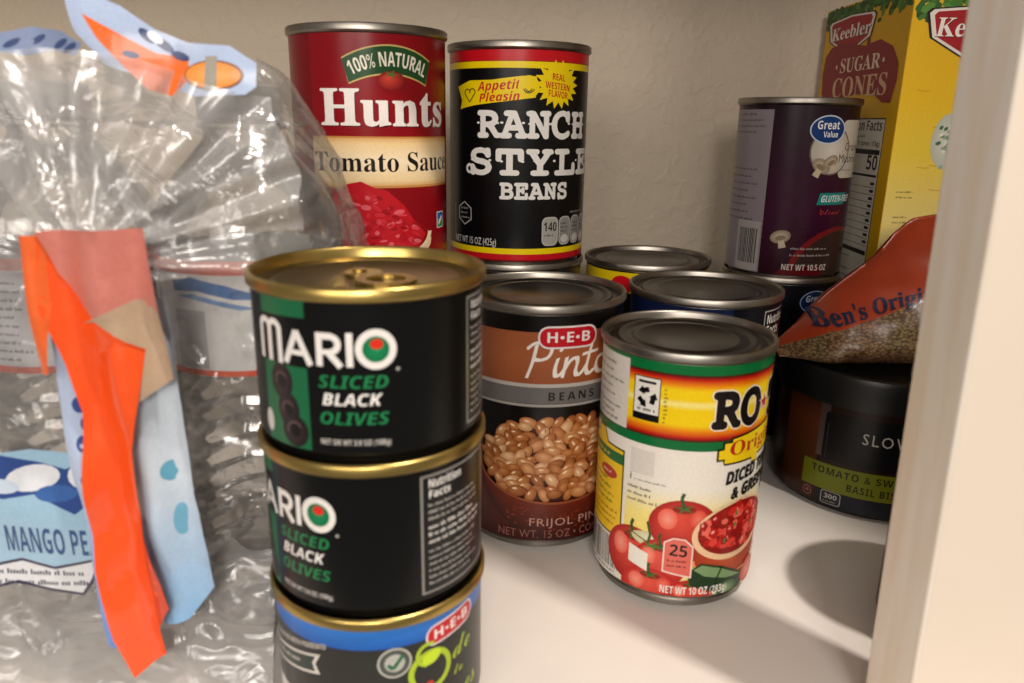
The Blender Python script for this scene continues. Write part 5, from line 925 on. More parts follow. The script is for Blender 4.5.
def olive_label(t, Rb, ph, dx, h=49):
    """black label of the small olive cans; dx turns it"""
    bk = C('060707'); g = C('1a6640'); L = Rb * pi
    a = sheet(Rb, 4.2, h - 3.9, bk)
    # green picture panel
    P = a.rect(-34, 4.2, -17.4, h - 3.9, g)
    a.poly([(-34, 27.2), (-17.4, 27.2), (-17.4, 40.6), (-34, 40.2)], bk)
    for (x, y, rx, ry) in ((-26.6, 22.4, 4.2, 5.2), (-24.6, 14.6, 4.0, 5.0), (-22.6, 9.0, 4.6, 4.6)):
        a.ell(x, y, rx, ry, C('1d1416'), n=20, inner=C('3a2a2e')); a.ell(x, y, rx * .4, ry * .42, C('0c0a0a'), n=12); a.ring(x, y, rx * .46, rx * .6, C('5a474c'), 30, 200, n=12)
    a.ell(-33.4, 9.6, 1.9, 3.4, C('cfcac2'), n=14)
    wt = C('ece8e2')
    # MARIO in round geometric letters
    b0 = 28.6; t0 = 37.2; s = 1.75
    def M():
        for x0 in (-35.4, -31.2, -27.0): a.line([(x0 + .8, b0 - 1.2), (x0 + .8, 36.6)], s, wt)
        a.ring(-32.5, 36.4, 1.25, 3.0, wt, 0, 180, n=14, sq=.95); a.ring(-28.3, 36.4, 1.25, 3.0, wt, 0, 180, n=14, sq=.95)
    M()
    a.line([(-24.2, b0 - .6), (-20.3, t0 - .2)], s, wt); a.line([(-20.3, t0 - .2), (-16.2, b0 - .4)], s, wt); a.line([(-22.6, 31.2), (-17.9, 31.2)], s * .8, wt)
    a.line([(-13.6, b0 - .3), (-13.6, t0)], s, wt); a.line([(-14.2, t0 - .8), (-10.4, t0 - .8)], s, wt); a.ring(-10.6, 34.3, 1.2, 2.9, wt, -90, 90, n=14); a.line([(-13.6, 32.2), (-10.6, 32.2)], s * .8, wt); a.line([(-11.2, 32.2), (-7.9, b0 - .3)], s, wt)
    a.line([(-5.6, b0 - .3), (-5.6, t0 + .2)], s, wt)
    a.ell(1.1, 33.0, 5.3, 5.4, wt, n=32); a.ell(1.1, 33.0, 3.5, 3.5, C('0e6e44'), n=26, inner=C('1f8a58')); a.ell(1.3, 34.4, 1.7, 1.4, C('d8301f'), n=14)
    a.ell(6.6, 27.4, .55, .55, C('a8a49e'), n=8)
    a.text('SLICED', -14.4, 22.5, 3.3, C('1f7d4a'), 'I', w=18.6); a.text('BLACK', -13.6, 17.7, 3.2, C('efece6'), 'I', w=15.6); a.text('OLIVES', -14.6, 12.4, 3.3, C('1f7d4a'), 'I', w=18.6)
    a.text('NET DR WT 3.8 OZ (108g)', -14.6, 6.6, 1.5, C('c9c5bf'), 'B', w=19)
    # nutrition panel
    a.rect(30.0, 5.8, 60, 43.2, C('8f8b86')); a.rect(30.7, 6.4, 59.4, 42.6, C('121212'))
    a.text('Nutrition', 32.4, 39.2, 2.5, wt, 'B', w=12.5); a.text('Facts', 32.4, 36, 2.3, wt, 'B', w=8)
    a.small(32.4, 33.4, 24, 3, 2.1, 1.0, C('b5b1ab'), 7); a.small(32.4, 26.4, 24, 3, 2.3, 1.3, C('dcd8d2'), 8); a.small(32.4, 19, 24, 6, 2.1, .9, C('b5b1ab'), 9)
    a.line([(60, 5.8), (60, 43.2)], .6, C('b5b1ab'))
    a.rect(64, 6, 90, 42, C('121212')); a.small(65, 40, 22, 14, 2.5, 1.0, C('9a968f'), 17)
    return wrap(t, Rb, ph, a, dx=dx)

def ode_label(t, Rb, ph, h=49):
    L = Rb * pi; dk = C('262724')
    a = sheet(Rb, 4.2, h - 3.9, dk)
    a.vgrad(-L, L, [(38.6, C('1558ad')), (45.1, C('2f7ad0'))])
    a.text('HAND STUFFED WITH PIMIENTO', -46, 31.6, 1.7, C('c9c5bd'), 'B', w=29, slope=.2)
    a.poly([(-47, 22.5), (-19.6, 28), (-21.2, 31.2), (-19.2, 35), (-47, 29)], C('d2cec6')); a.poly([(-46.2, 23.4), (-21.4, 28.5), (-22.4, 31.2), (-21, 33.8), (-46.2, 28.2)], C('2a3a34')); a.small(-45, 26, 22, 1, 1, 1.4, C('c9c5bd'), 3, slope=.2)
    a.poly([(-48, 4.4), (-22, 4.4), (-22, 12), (-30, 17), (-48, 16)], C('d8d4cc')); a.rect(-21, 12, -17, 19, C('30584a'))
    a.ell(3.2, 33.4, 5.1, 5.1, C('b8b8b0'), n=26); a.ell(3.2, 33.4, 4.5, 4.5, C('4c504a'), n=26); a.ell(3.2, 33.4, 3.0, 3.0, C('aeb0a8'), n=20); a.line([(1.2, 33), (2.6, 31.4), (5.8, 35.8)], 1.1, C('14603a'))
    a.pill(22.6, 39.6, 19.5, 7.0, 'H•E•B', slope=.1)
    lg = C('a8c22a')
    a.ring(14.4, 27.2, 5.6, 7.4, lg, 0, 360, sq=1.0); a.ring(13.6, 33.2, 3.0, 4.2, lg, 60, 260, n=14); a.ell(14.6, 31.8, 3.4, 2.2, C('c2dc2c'), rot=.4); a.ell(13.8, 22.4, 1.4, 1.3, C('c4301f'))
    a.text('de', 22.4, 26.6, 7.4, lg, 'P', w=9.5, slope=.1); a.text('to', 23, 20.6, 3.6, lg, 'P', w=4.5); a.text('olives', 10.5, 9.0, 8.6, lg, 'P', w=25, slope=.1)
    return wrap(t, Rb, ph, a)

def gv_label(t, Rb, ph, h=101.5, low=False):
    L = Rb * pi
    def rk(k):
        return Rb + (.16 * sin(k * 1.7 * 1.9) if 13 < k < 46 else 0)
    def rv(v):
        k = math.floor(v / 1.7 + 1e-6); f = v / 1.7 - k; return rk(k) * (1 - f) + rk(k + 1) * f
    a = sheet(Rb, 4.6, h - 4.3, C('25101c') if not low else C('0f0e16'), vstep=1.7); a.vs = 1.7
    for c in (0,):
        if low:
            a.ell(22.5, 89.5 - 2, 9.6, 6.6, C('9fb4cf'), n=26); a.ell(22.5, 87.5, 9.0, 6.0, C('152c55'), n=26)
            a.text('Great', 22.5, 87.6, 3.6, C('c9d4e2'), 'I', w=12.5, anchor='c'); a.text('Value', 24, 83.9, 2.4, C('c9d4e2'), 'I', w=8, anchor='c')
            a.small(-30, 92, 22, 12, 3.4, 1.2, C('66625c'), 4)
            continue
        a.vgrad(-12, 60, [(4.6, C('2a0c16')), (40, C('3c0f2c')), (80, C('2c0f22')), (97.2, C('1f0c18'))])
        # grey ingredients panel with bar code
        a.rect(-62, 4.8, -12.6, 95, C('8d8289'))
        a.small(-50, 92, 34, 4, 3.2, 1.1, C('3c363a'), 3); a.small(-50, 74, 9, 2, 4, 1, C('4c464a'), 4); a.small(-46, 62, 30, 8, 4.0, 1.2, C('3c363a'), 5)
        a.rect(-30, 5.4, -13.6, 33.6, C('a59f9c')); a.bars(-28, 9.5, -15.4, 29.5, C('1d1a1b'), 8)
        # white panel and bowl
        a.rect(27, 59, 54, 90, C('c9c3b6'), r=3); a.ell(21, 73.5, 12.6, 12.4, C('b9b2a4'), n=28, inner=C('ded8ca')); a.ring(21, 73.5, 12.2, 13, C('6a5a58'))
        a.text('Cream of', 30, 73.8, 4.6, C('4c453e'), 'R', w=21); a.text('Mushroom', 26, 67.4, 4.6, C('4c453e'), 'R', w=25); a.small(30, 63, 14, 1, 1, 1, C('6c655e'), 4)
        a.ell(17.5, 84.8, 10.6, 7.6, C('c8d4e2'), n=28); a.ell(17.5, 84.8, 9.9, 6.9, C('0f3a78'), n=28)
        a.text('Great', 17.3, 85.0, 4.2, C('f2f2f0'), 'B', w=13.5, anchor='c'); a.text('Value', 19, 80.8, 2.9, C('f2f2f0'), 'B', w=9, anchor='c')
        # mushroom slices
        def mush(x, y, k, rot):
            old = a.warp; a.warp = lambda p, q: (x + (p * cos(rot) - q * sin(rot)) * k, y + (p * sin(rot) + q * cos(rot)) * k)
            a.ell(0, 2, 5, 3.2, C('8c7d68'), n=18, inner=C('d8c8ae')); a.poly([(-1.3, 1), (-1.7, -3.6), (1.8, -3.6), (1.3, 1)], C('cbbba2')); a.ell(0, 1.4, 2.6, 1.3, C('8a7962'), n=10); a.warp = old
        mush(14.5, 63.5, 1.15, -.5); mush(22, 66, 1.0, .5); mush(-1.5, 24.0, 1.15, .25)
        a.poly([(15.5, 44.5), (36, 44.5), (38, 51), (17, 51)], C('1b8a86')); a.text('GLUTEN-FREE', 17.6, 46, 3.5, C('e4f0ee'), 'I', w=24, slant=.1)
        a.text('blend', 18, 39, 3.4, C('a8382c'), 'P', w=15)
        a.ell(34, 2, 32, 30, C('7a1d1e'), n=40); a.ell(36, 1, 31, 28.6, C('3a2824'), n=40)
        a.small(4, 19.4, 24, 1, 1, 1.3, C('a8a099'), 5); a.small(4, 15.6, 26, 1, 1, 1.3, C('a8a099'), 6)
        a.poly([(-4, 4.6), (24, 4.6), (24, 10), (2, 10)], C('5c1014'))
        a.text('NET WT 10.5 OZ', 0, 7.6, 3.2, C('cfc8c2'), 'B', w=27)
        a.small(2, 34, 12, 4, 2.4, .5, C('241a18'), 14)
    return wrap(t, Rb, ph, a, rv=rv)


# ---- cans -----------------------------------------------------------------------------------------------------------
t, Rb, ph = can('tomato_sauce_can', -71.5, 389.5, 110.5, 38.1, 115, 'red tomato sauce can with a cream name band, behind the clear wrap', 'can')
hunts_label(t, Rb, ph, 115)
t, Rb, ph = can('soup_can', -71.5, 389.5, 0, 38.1, 113.5, 'plain dark can underneath the red tomato sauce can', 'can')
wrap(t, Rb, ph, sheet(Rb, 4.6, 108.7, C('20110f')))
t, Rb, ph = can('ranch_beans_can', 1.5, 429, 110, 38.1, 113, 'black can with big white western letters, right of the red tomato sauce can', 'can')
ranch_label(t, Rb, ph)
t, Rb, ph = can('bean_can', 1.5, 429, 0, 38.1, 113, 'can under the black western lettered can, hidden behind the pinto beans', 'can')
wrap(t, Rb, ph, sheet(Rb, 4.6, 108.7, C('2a2522')))
t, Rb, ph = can('pinto_beans_can', 13.5, 338.5, 0, 38.1, 113, 'dark brown pinto beans can with a bowl of beans printed on it', 'can')
pinto_label(t, Rb, ph)
t, Rb, ph = can('diced_tomato_can', 70.5, 293, 0, 34.6, 106, 'yellow, green and white diced tomato can standing alone in front on the shelf', 'can')
rotel_label(t, Rb, ph)
# blue-black can with a white nutrition panel
t, Rb, ph = can('vegetable_can', 97, 375, 0, 38.1, 108, 'dark blue can right behind the yellow and green diced tomato can', 'can')
a = sheet(Rb, 4.6, 103.7, C('0a0c14'))
a.vgrad(-60, 14, [(4.6, C('0a1230')), (90, C('10204a')), (103.7, C('0d1a3c'))])
a.poly([(-60, 70), (-28, 92), (-16, 88), (-28, 60)], C('8a7a20')); a.rect(14, 4.6, 32, 103.7, C('0a0c14'))
a.rect(32, 20, 56, 101.5, C('a8a6a2')); a.rect(32.6, 20.6, 55.4, 100.9, C('101014'))
a.text('Nutrition', 34, 95, 4.2, C('e0ded8'), 'B', w=20); a.text('Facts', 34, 89.6, 4.2, C('e0ded8'), 'B', w=13); a.small(34, 86, 19, 20, 3.2, 1.4, C('c0beb8'), 5)
wrap(t, Rb, ph, a)
# yellow can at the wall
t, Rb, ph = can('corn_can', 82, 460, 0, 38.1, 108, 'yellow banded can by the back wall, behind the dark blue can', 'can')
a = sheet(Rb, 4.6, 103.7, C('141210')); L = Rb * pi
a.rect(-L, 4.6, L, 12, C('c3141f')); a.rect(-L, 91, L, 103.7, C('e0bf10')); a.ell(-14, 95.5, 7, 5.4, C('c3141f'))
a.rect(-L, 102.9, L, 103.7, C('141210'))
wrap(t, Rb, ph, a)
# mushroom soup cans
t, Rb, ph = can('mushroom_soup_can', 163.5, 458.5, 98.5, 34.15, 101.5, 'purple mushroom soup can with a blue oval badge, on top of its pair', 'can', 'mushroom soup cans')
gv_label(t, Rb, ph)
t, Rb, ph = can('mushroom_soup_can', 163.5, 458.5, 0, 34.15, 101.5, 'lower soup can with only a blue oval badge showing, beside the yellow carton', 'can', 'mushroom soup cans')
gv_label(t, Rb, ph, low=True)
# can behind the upright board
t, Rb, ph = can('soup_can', 176.5, 248, 0, 34.15, 101.5, 'dark brown can almost hidden behind the upright cream board', 'can')
wrap(t, Rb, ph, sheet(Rb, 4.6, 97, C('3a211a')))

# small olive cans, three high
def olive_can(z, label, turn, ode=False, deep=0):
    t = empty('olive_can', -42, 217, z, label, 'can', 'small olive cans in a stack')
    R, h = 34.15, 49; Rb = 33.0; ph = atan2(42, 217)
    lathe('body', [(0, 1.4), (29.4, 1.4), (29.8, .2), (30.4, 0), (31.0, .5), (31.4, 2.2), (32.4, 3.8), (Rb - .1, 5.2), (Rb - .1, h - 4.6), (Rb - .5, h - 3.4), (Rb - .5, h - 2)], M['black_lacquer'], t)
    lathe('rim', [(Rb - .3, h - 4.2), (R - .5, h - 3.7), (R, h - 3.0), (R, h - .8), (R - .4, h - .2), (R - .9, h), (R - 1.5, h - .2), (R - 1.9, h - .8), (R - 2.4, h - 1.0 - deep)], M['gold'], t)
    q = h - 1.0 - deep
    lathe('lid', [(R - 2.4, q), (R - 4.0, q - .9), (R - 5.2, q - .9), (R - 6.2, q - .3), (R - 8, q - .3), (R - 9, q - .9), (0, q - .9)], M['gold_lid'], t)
    # pull tab: riveted tongue with a finger ring
    bm = bmesh.new()
    def ringx(cx, cy, ro, ri, z0, z1, sx=1.0, n=28):
        prev = None; vs = []
        for k in range(n):
            b = 2 * pi * k / n
            vs.append([bm.verts.new(Vector((cx + r * sx * cos(b), cy + r * sin(b), zz)) * MM) for r, zz in ((ro, z0), (ro, z1), (ri, z1), (ri, z0))])
        for k in range(n):
            A, B = vs[k], vs[(k + 1) % n]
            for j in range(4): bm.faces.new((A[j], B[j], B[(j + 1) % 4], A[(j + 1) % 4]))
    ringx(6, -6, 8.0, 5.2, q - .6, q + .5, 1.1); ringx(-2.5, 5, 5.6, .8, q - .7, q + .1)
    ringx(-4, 7, 2.2, .01, q - .7, q + .6)
    bmesh.ops.recalc_face_normals(bm, faces=bm.faces)
    me = bpy.data.meshes.new('pull_tab'); bm.to_mesh(me); bm.free(); link('pull_tab', me, M['gold'], t, smooth=False)
    if ode: ode_label(t, Rb, ph)
    else: olive_label(t, Rb, ph, turn)
olive_can(96, 'black sliced olives can with gold rim, topmost of the stack of three', 0, deep=2.4)
olive_can(48, 'middle olive can of the stack, its nutrition panel turned to the front', -18)
olive_can(0, 'blue banded olive can at the bottom of the stack of three', 0, ode=True)

# ------------------------------------------------------------------ soup tub
t = empty('soup_tub', 194, 377, 0, 'wide black soup tub with an olive green name band, under the rice bag', 'tub')
lathe('body', [(0, 1), (44, 1), (46, 0), (48, 1.2), (49.4, 4), (49.8, 54), (49.8, 57)], M['tub'], t)
lathe('lid', [(49.9, 55.6), (51.2, 56), (51.4, 69), (50.6, 71.4), (48.6, 72), (47, 71.6), (46, 70.4), (0, 70.4)], M['tub'], t)
ph = atan2(-194, 377); Rb = 49.9
a = sheet(Rb, 3.6, 55.4, C('24120c'))
a.vgrad(-46, -24, [(3.6, C('3a1a10')), (20, C('4a2a12')), (45, C('5a2c18')), (60, C('2a140e'))])
a.vgrad(-25, -20, [(28, C('5a4a44')), (60, C('3c302c'))])
a.rect(-22, 27, 60, 52, C('0c0c10'), r=2); a.rect(-22, 3.8, 60, 11, C('101420'))
a.poly([(-31, 11), (60, 12), (60, 26.5), (-31, 24.5)], C('6f7414'))
a.text('SLOW', -4, 39.5, 5.6, C('b9b6b0'), 'R', w=22, track=30); a.small(14, 32, 12, 1, 1, .8, C('8c8983'), 4)
a.text('TOMATO & SWEET', -26, 19.2, 3.5, C('1b1c08'), 'B', w=48, track=18, slope=.02); a.text('BASIL BISQUE', -8, 13.6, 3.5, C('1b1c08'), 'B', w=32, track=18)
a.rect(-19.5, -2 + 6, -9.5, 12 - 1, C('9a978f'), r=1.4); a.rect(-19, 4.4, -10, 10.6, C('20222a'), r=1.2); a.text('300', -17.8, 7.0, 2.4, C('b5b2ac'), 'B', w=6.6); a.small(-18, 5.2, 6.5, 1, 1, .8, C('9a978f'), 2)
a.ring(-27, 7.4, 2.0, 2.5, C('8c5a4c')); a.poly([(-28.2, 7), (-25.8, 7), (-27, 8.8)], C('8c5a4c'))
a.build('label', cyl_map(Rb, ph), M['ink'], t)

# ------------------------------------------------------------------ cone carton
t = empty('cone_carton', 207, 430, 0, 'tall yellow ice cream cone carton against the back wall, behind the soup tub', 'box')
BX, BY, BZ = 94, 116, 258
M['card'] = plain('yellow_carton_board', 'd8a80e', .5, 0, .04, 60)
box('carton', .05, .05, 0, BX - .05, BY - .05, BZ, M['card'], t, bev=.6)
def side_map(u, v): return Vector((-.05, BY - u, v)), Vector((-1, 0, 0))
def front_map(u, v): return Vector((u, -.05, v)), Vector((0, -1, 0))
def keebler(a, cx, cy, k, w=66, hh=8.0, asp=.43):
    q = [(-.5, .28), (-.46, .34), (0, .40), (.46, .33), (.5, .26), (.44, -.16), (.06, -.44), (0, -.45), (-.06, -.44), (-.44, -.10)]
    for g, col in ((1.06, K_), (1.0, C('e9e0d8')), (.9, C('a3121f'))): a.poly([(cx + x * w * g, cy + y * w * asp * g) for x, y in q], col)
    a.text('Keebler', cx + .5, cy - 2.9, hh, C('1a0c0c'), 'H', w=w * .86, anchor='c', slant=.1)
    a.text('Keebler', cx, cy - 2.5, hh, C('f3ece4'), 'H', w=w * .84, anchor='c', slant=.1)
def leaves(a, u0, u1, vtop, depth, seed):
    rnd = random.Random(seed)
    for i in range(int((u1 - u0) * 2.6)):
        x = rnd.uniform(u0, u1); y = vtop - abs(rnd.gauss(0, .5)) * depth; y = max(vtop - depth * 1.25, min(vtop - 3.2, y))
        r = rnd.uniform(2.4, 4.2); x = min(max(x, u0 + r), u1 - r)
        a.ell(x, y, r, r * .5, rnd.choice([C('2e5c1e'), C('3f7628'), C('23491a'), C('548c34')]), rot=rnd.uniform(-.5, 1.5), n=8)
a = Art(); yel = C('dba80c')
a.rect(.3, .3, BY - .3, BZ - .5, yel)
leaves(a, 0, BY, BZ, 12, 5)
keebler(a, 40, 240.6, 1, 66, 7.6, .40)
a.poly([(4, 218), (6, 229), (14, 234), (30, 235.5), (52, 233), (66, 231), (67, 236), (70, 236), (71, 232), (84, 233), (100, 228), (109, 219), (110, 210), (106, 198), (96, 198.5), (84, 203.5), (58, 204), (30, 201), (12, 199.5), (6, 206)], C('8c1420'))
a.text('SUGAR', 31, 217.6, 8.6, C('e8d2b8'), 'H', w=56); a.ell(26, 221.5, 1.3, 1.3, C('e8d2b8')); a.ell(91, 221.5, 1.3, 1.3, C('e8d2b8'))
a.text('CONES', 23, 202.6, 12.4, C('dcb48c'), 'H', w=77)
def nutr(a, u0, u1):
    wq = C('d8d2c4'); a.rect(u0, 92, u1, 190, C('151312')); a.rect(u0 + .8, 92.8, u1 - .8, 189.2, wq)
    a.text('Nutrition Facts', u0 + 2, 183, 5.4, K_, 'B', w=u1 - u0 - 5)
    a.small(u0 + 2, 179, (u1 - u0) * .6, 1, 1, 1.4, K_, 2); a.text('Serving size 1 cone (13g)', u0 + 2, 174.4, 2.6, K_, 'B', w=u1 - u0 - 5); a.rect(u0 + 2, 169.6, u1 - 2, 172.4, K_)
    a.text('Calories', u0 + 2, 161.5, 5, K_, 'B', w=24); a.text('50', u1 - 17, 161, 8, K_, 'B', w=14.5); a.rect(u0 + 2, 157, u1 - 2, 158.4, K_)
    for i in range(9):
        v = 152.5 - i * 4.2; a.small(u0 + 2, v, 30, 1, 1, 1.5, K_, i); a.rect(u1 - 8, v, u1 - 3, v + 1.7, K_); a.rect(u0 + 2, v - 1.4, u1 - 2, v - 1.1, K_)
    a.rect(u0 + 2, 112, u1 - 2, 114.6, K_)
    for i in range(4): a.small(u0 + 2, 108 - i * 4, 40, 1, 1, 1.4, K_, 20 + i)
nutr(a, 40, 104)
a.build('side_panel', side_map, M['carton'], t)
a = Art(); 
a.vgrad(.3, BX - .3, [(.5, C('e6d494')), (120, C('e8d68e')), (170, C('e6c83c')), (200, C('e8bc18')), (BZ - .5, C('e0ac0c'))])
leaves(a, 0, BX, BZ, 17, 8)
keebler(a, 35, 234, 1, 52, 9.6, .6)
rnd = random.Random(3)
for i in range(26): 
    x = rnd.uniform(8, 60); y = rnd.uniform(150, 215); a.line([(x, y), (x + 3.6, y - .5), (x + 7, y - .3)], .35, C('b98a14'))
a.ell(30, 178, 9.5, 15, C('b8bfae'), n=22, inner=C('dcdccc'))
for i in range(40): a.ell(30 + rnd.gauss(0, 4), 178 + rnd.gauss(0, 6), 1.4, 1.0, rnd.choice([C('3f6d4c'), C('6a8c74'), C('e4e4d8'), C('94a894')]), n=6, rot=rnd.random())
a.small(6, 150, 9, 2, 3, 1.1, C('4c3c14'), 2); a.small(6, 136, 10, 2, 3, 1.1, C('4c3c14'), 3)
a.poly([(50, 60), (68, 170), (88, 60)], C('c89444')); a.ell(68, 178, 18, 18, C('e8dcc0'), n=24)
a.build('front_panel', front_map, M['carton'], t)

# ------------------------------------------------------------------ rice bag
def smooth(x): x = max(0, min(1, x)); return x * x * (3 - 2 * x)
def bag_top(x):
    P = [(136, 76), (141, 81), (150, 90), (161, 104), (173, 115), (184, 124), (191, 135), (199, 142), (225, 147), (262, 146), (284, 130), (294, 100), (298, 76)]
    for (x0, z0), (x1, z1) in zip(P, P[1:]):
        if x <= x1: return z0 + (z1 - z0) * (x - x0) / (x1 - x0)
    return 76
def bag_line(x):
    t = bag_top(x); return min(80.5 + (x - 136) * .43, 72.7 + (t - 72.7) * .66)
def bag_pt(x, z, side):
    zt = bag_top(x); zb = 72.6
    w = (z - zb) / max(.5, zt - zb); e = smooth((x - 134) / 26) * smooth((303 - x) / 30)
    th = 30 * e * max(0, sin(pi * min(1, max(0, .06 + .94 * w)))) ** .55 * (1 - .45 * w)
    if w <= 0: th = 30 * e * .35
    n = noise.noise(Vector((x * .06, z * .09, side * 3.1))) * 2.6 * e + noise.noise(Vector((x * .2, z * .14, side))) * .9 * e
    y = 368 + side * (th + n) + w * 12
    return Vector((x, y, z))
def bag_mesh():
    bm = bmesh.new(); NX, N1, N2 = 84, 14, 26
    grid = {}
    for s in (-1, 1):
        for i in range(NX + 1):
            x = 136 + 164 * i / NX; zl = bag_line(x); zt = bag_top(x)
            for j in range(N1 + N2 + 1):
                z = 72.6 + (zl - 72.6) * j / N1 if j <= N1 else zl + (zt - zl) * (j - N1) / N2
                p = bag_pt(x, z, s)
                grid[s, i, j] = bm.verts.new(p * MM)
    for s in (-1, 1):
        for i in range(NX):
            for j in range(N1 + N2):
                q = [grid[s, i, j], grid[s, i + 1, j], grid[s, i + 1, j + 1], grid[s, i, j + 1]]
                f = bm.faces.new(q if s < 0 else q[::-1]); f.material_index = 0 if j < N1 else 1
    T = N1 + N2
    for i in range(NX):
        bm.faces.new((grid[-1, i, 0], grid[1, i, 0], grid[1, i + 1, 0], grid[-1, i + 1, 0]))
        f = bm.faces.new((grid[-1, i, T], grid[-1, i + 1, T], grid[1, i + 1, T], grid[1, i, T])); f.material_index = 1
    bmesh.ops.remove_doubles(bm, verts=bm.verts, dist=1e-6)
    me = bpy.data.meshes.new('pouch'); bm.to_mesh(me); bm.free(); return me
def rice_mat():
    m, nt, b, n, l = nodes('rice_behind_clear_film')
    tc = n.new('ShaderNodeTexCoord'); mp = n.new('ShaderNodeMapping'); mp.inputs['Scale'].default_value = (1, 1, 1.6)
    v = n.new('ShaderNodeTexVoronoi'); v.inputs['Scale'].default_value = 560
    t = n.new('ShaderNodeTexNoise'); t.inputs['Scale'].default_value = 60
    r = n.new('ShaderNodeValToRGB'); r.color_ramp.elements[0].color = (*C('a8875c'), 1); r.color_ramp.elements[1].color = (*C('543a24'), 1); r.color_ramp.elements[1].position = .7
    mx = n.new('ShaderNodeMix'); mx.data_type = 'RGBA'; mx.blend_type = 'MULTIPLY'; mx.inputs['Factor'].default_value = .5
    bp = n.new('ShaderNodeBump'); bp.inputs['Strength'].default_value = .5; bp.inputs['Distance'].default_value = .001
    l.new(tc.outputs['Object'], mp.inputs['Vector']); l.new(mp.outputs['Vector'], v.inputs['Vector']); l.new(mp.outputs['Vector'], t.inputs['Vector'])
    l.new(v.outputs['Distance'], r.inputs['Fac']); l.new(r.outputs['Color'], mx.inputs['A']); l.new(t.outputs['Color'], mx.inputs['B']); l.new(mx.outputs['Result'], b.inputs['Base Color'])
    l.new(t.outputs['Fac'], bp.inputs['Height']); l.new(bp.outputs['Normal'], b.inputs['Normal'])
    setin(b, Roughness=.5, Coat_Weight=.2, Coat_Roughness=.25); return m
M['rice'] = rice_mat()
M['orange_pouch'] = plain('orange_printed_pouch', '95351a', .3, 0, .08, 40, .3, .002)
t = empty('rice_bag', 0, 0, 0, 'orange topped bag of rice lying on the black soup tub', 'bag')
link('pouch', bag_mesh(), [M['rice'], M['orange_pouch']], t)
a = Art(step=3, vstep=3, u_lo=136, u_hi=300)
a.text("Ben's Original", 151, 88.6, 6.4, C('17203e'), 'H', w=56, slope=.4, bold=.12)
def bag_map(u, v):
    p = bag_pt(u, v, -1); dx = bag_pt(u + .5, v, -1) - p; dz = bag_pt(u, v + .5, -1) - p
    n = dx.cross(dz).normalized(); return p + n * .35, n
a.build('lettering', bag_map, M['pouch'], t)

# ------------------------------------------------------------------ bottled water under clear wrap
def bottle(x, y, label, art_fn, group='bottles under the clear wrap'):
    t = empty('water_bottle', x, y, 0, label, 'bottle', group)
    prof = [(0, 5), (12, 4), (20, 1.2), (26, 0), (30, 1.6), (32.4, 6), (33, 10)]
    z = 12
    while z < 98:
        prof += [(33, z), (32.9, z + 3), (31.2, z + 5.2), (31.2, z + 6.2), (32.9, z + 8.2)]; z += 9.6
    prof += [(33, 99), (32.4, 101), (32.4, 141), (33, 143), (33, 146), (31.6, 152), (28.5, 159), (23.5, 166), (18, 172), (13.8, 177), (12.8, 179), (12.8, 181), (15, 181.6), (15, 183), (12.8, 183.6), (12.8, 190)]
    lathe('bottle', prof, M['bottle'], t, sharp=60)
    lathe('cap', [(0, 196), (12.8, 196), (13.8, 195.2), (14.2, 193), (14.2, 184.4), (13.2, 184)], M['cap'], t, seg=48)
    a = art_fn(); a.build('label', cyl_map(32.8, atan2(-x, y)), M['ink_gloss'], t)
def art_B():
    a = sheet(32.8, 101.6, 140.6, C('f2f1ee')); L = 32.8 * pi; og = C('f0582a')
    a.rect(-L, 136.0, L, 140.6, og); a.rect(-L, 101.6, L, 103.6, og)
    for c in (-15, 55, -85):
        a.poly([(c - 14, 133.5), (c - 6, 135), (c + 6, 132.6), (c + 14, 130), (c + 20, 131), (c + 20, 127.6), (c + 8, 128), (c - 4, 130.6), (c - 14, 130)], C('5a86c4'))
        a.poly([(c - 12, 128.6), (c - 2, 127), (c + 10, 124.4), (c + 16, 124.8), (c + 6, 127), (c - 6, 129.6)], C('7fa4d4'))
        a.ell(c + 22, 121, 8, 11.5, C('8a7a2c'), n=24, inner=C('d8a040'), off=(-2, 2)); a.ell(c + 23, 117, 6, 6, C('6a7a34'), n=18, inner=C('a08a34'))
        a.rect(c - 14, 104, c - 2, 124, C('c6c4c2')); a.bars(c - 24, 105, c - 22.6, 134, C('6c6a68'), 3)
    return a
def art_A():
    a = sheet(32.8, 101.6, 140.6, C('d0ced4')); L = 32.8 * pi; og = C('cf4a24')
    a.rect(-L, 136.6, L, 140.6, og); a.rect(-L, 101.6, L, 104, og)
    for c in (-46, 12, 70):
        a.small(c + 14, 132, 18, 10, 2.9, 1.2, C('35333f'), c + 90)
        a.ring(c + 4, 124, 6, 6.6, C('5c5a66')); a.rect(c - 4, 106, c + 10, 116, C('5c5a66'), r=2); a.rect(c - 3.4, 106.6, c + 9.4, 115.4, C('c2c0c6'), r=1.6)
    return a
bottle(-95, 273, 'clear ribbed water bottle with white label, beside the small olive cans', art_B)
bottle(-162, 273, 'clear water bottle at the left edge, its label covered in small print', art_A)

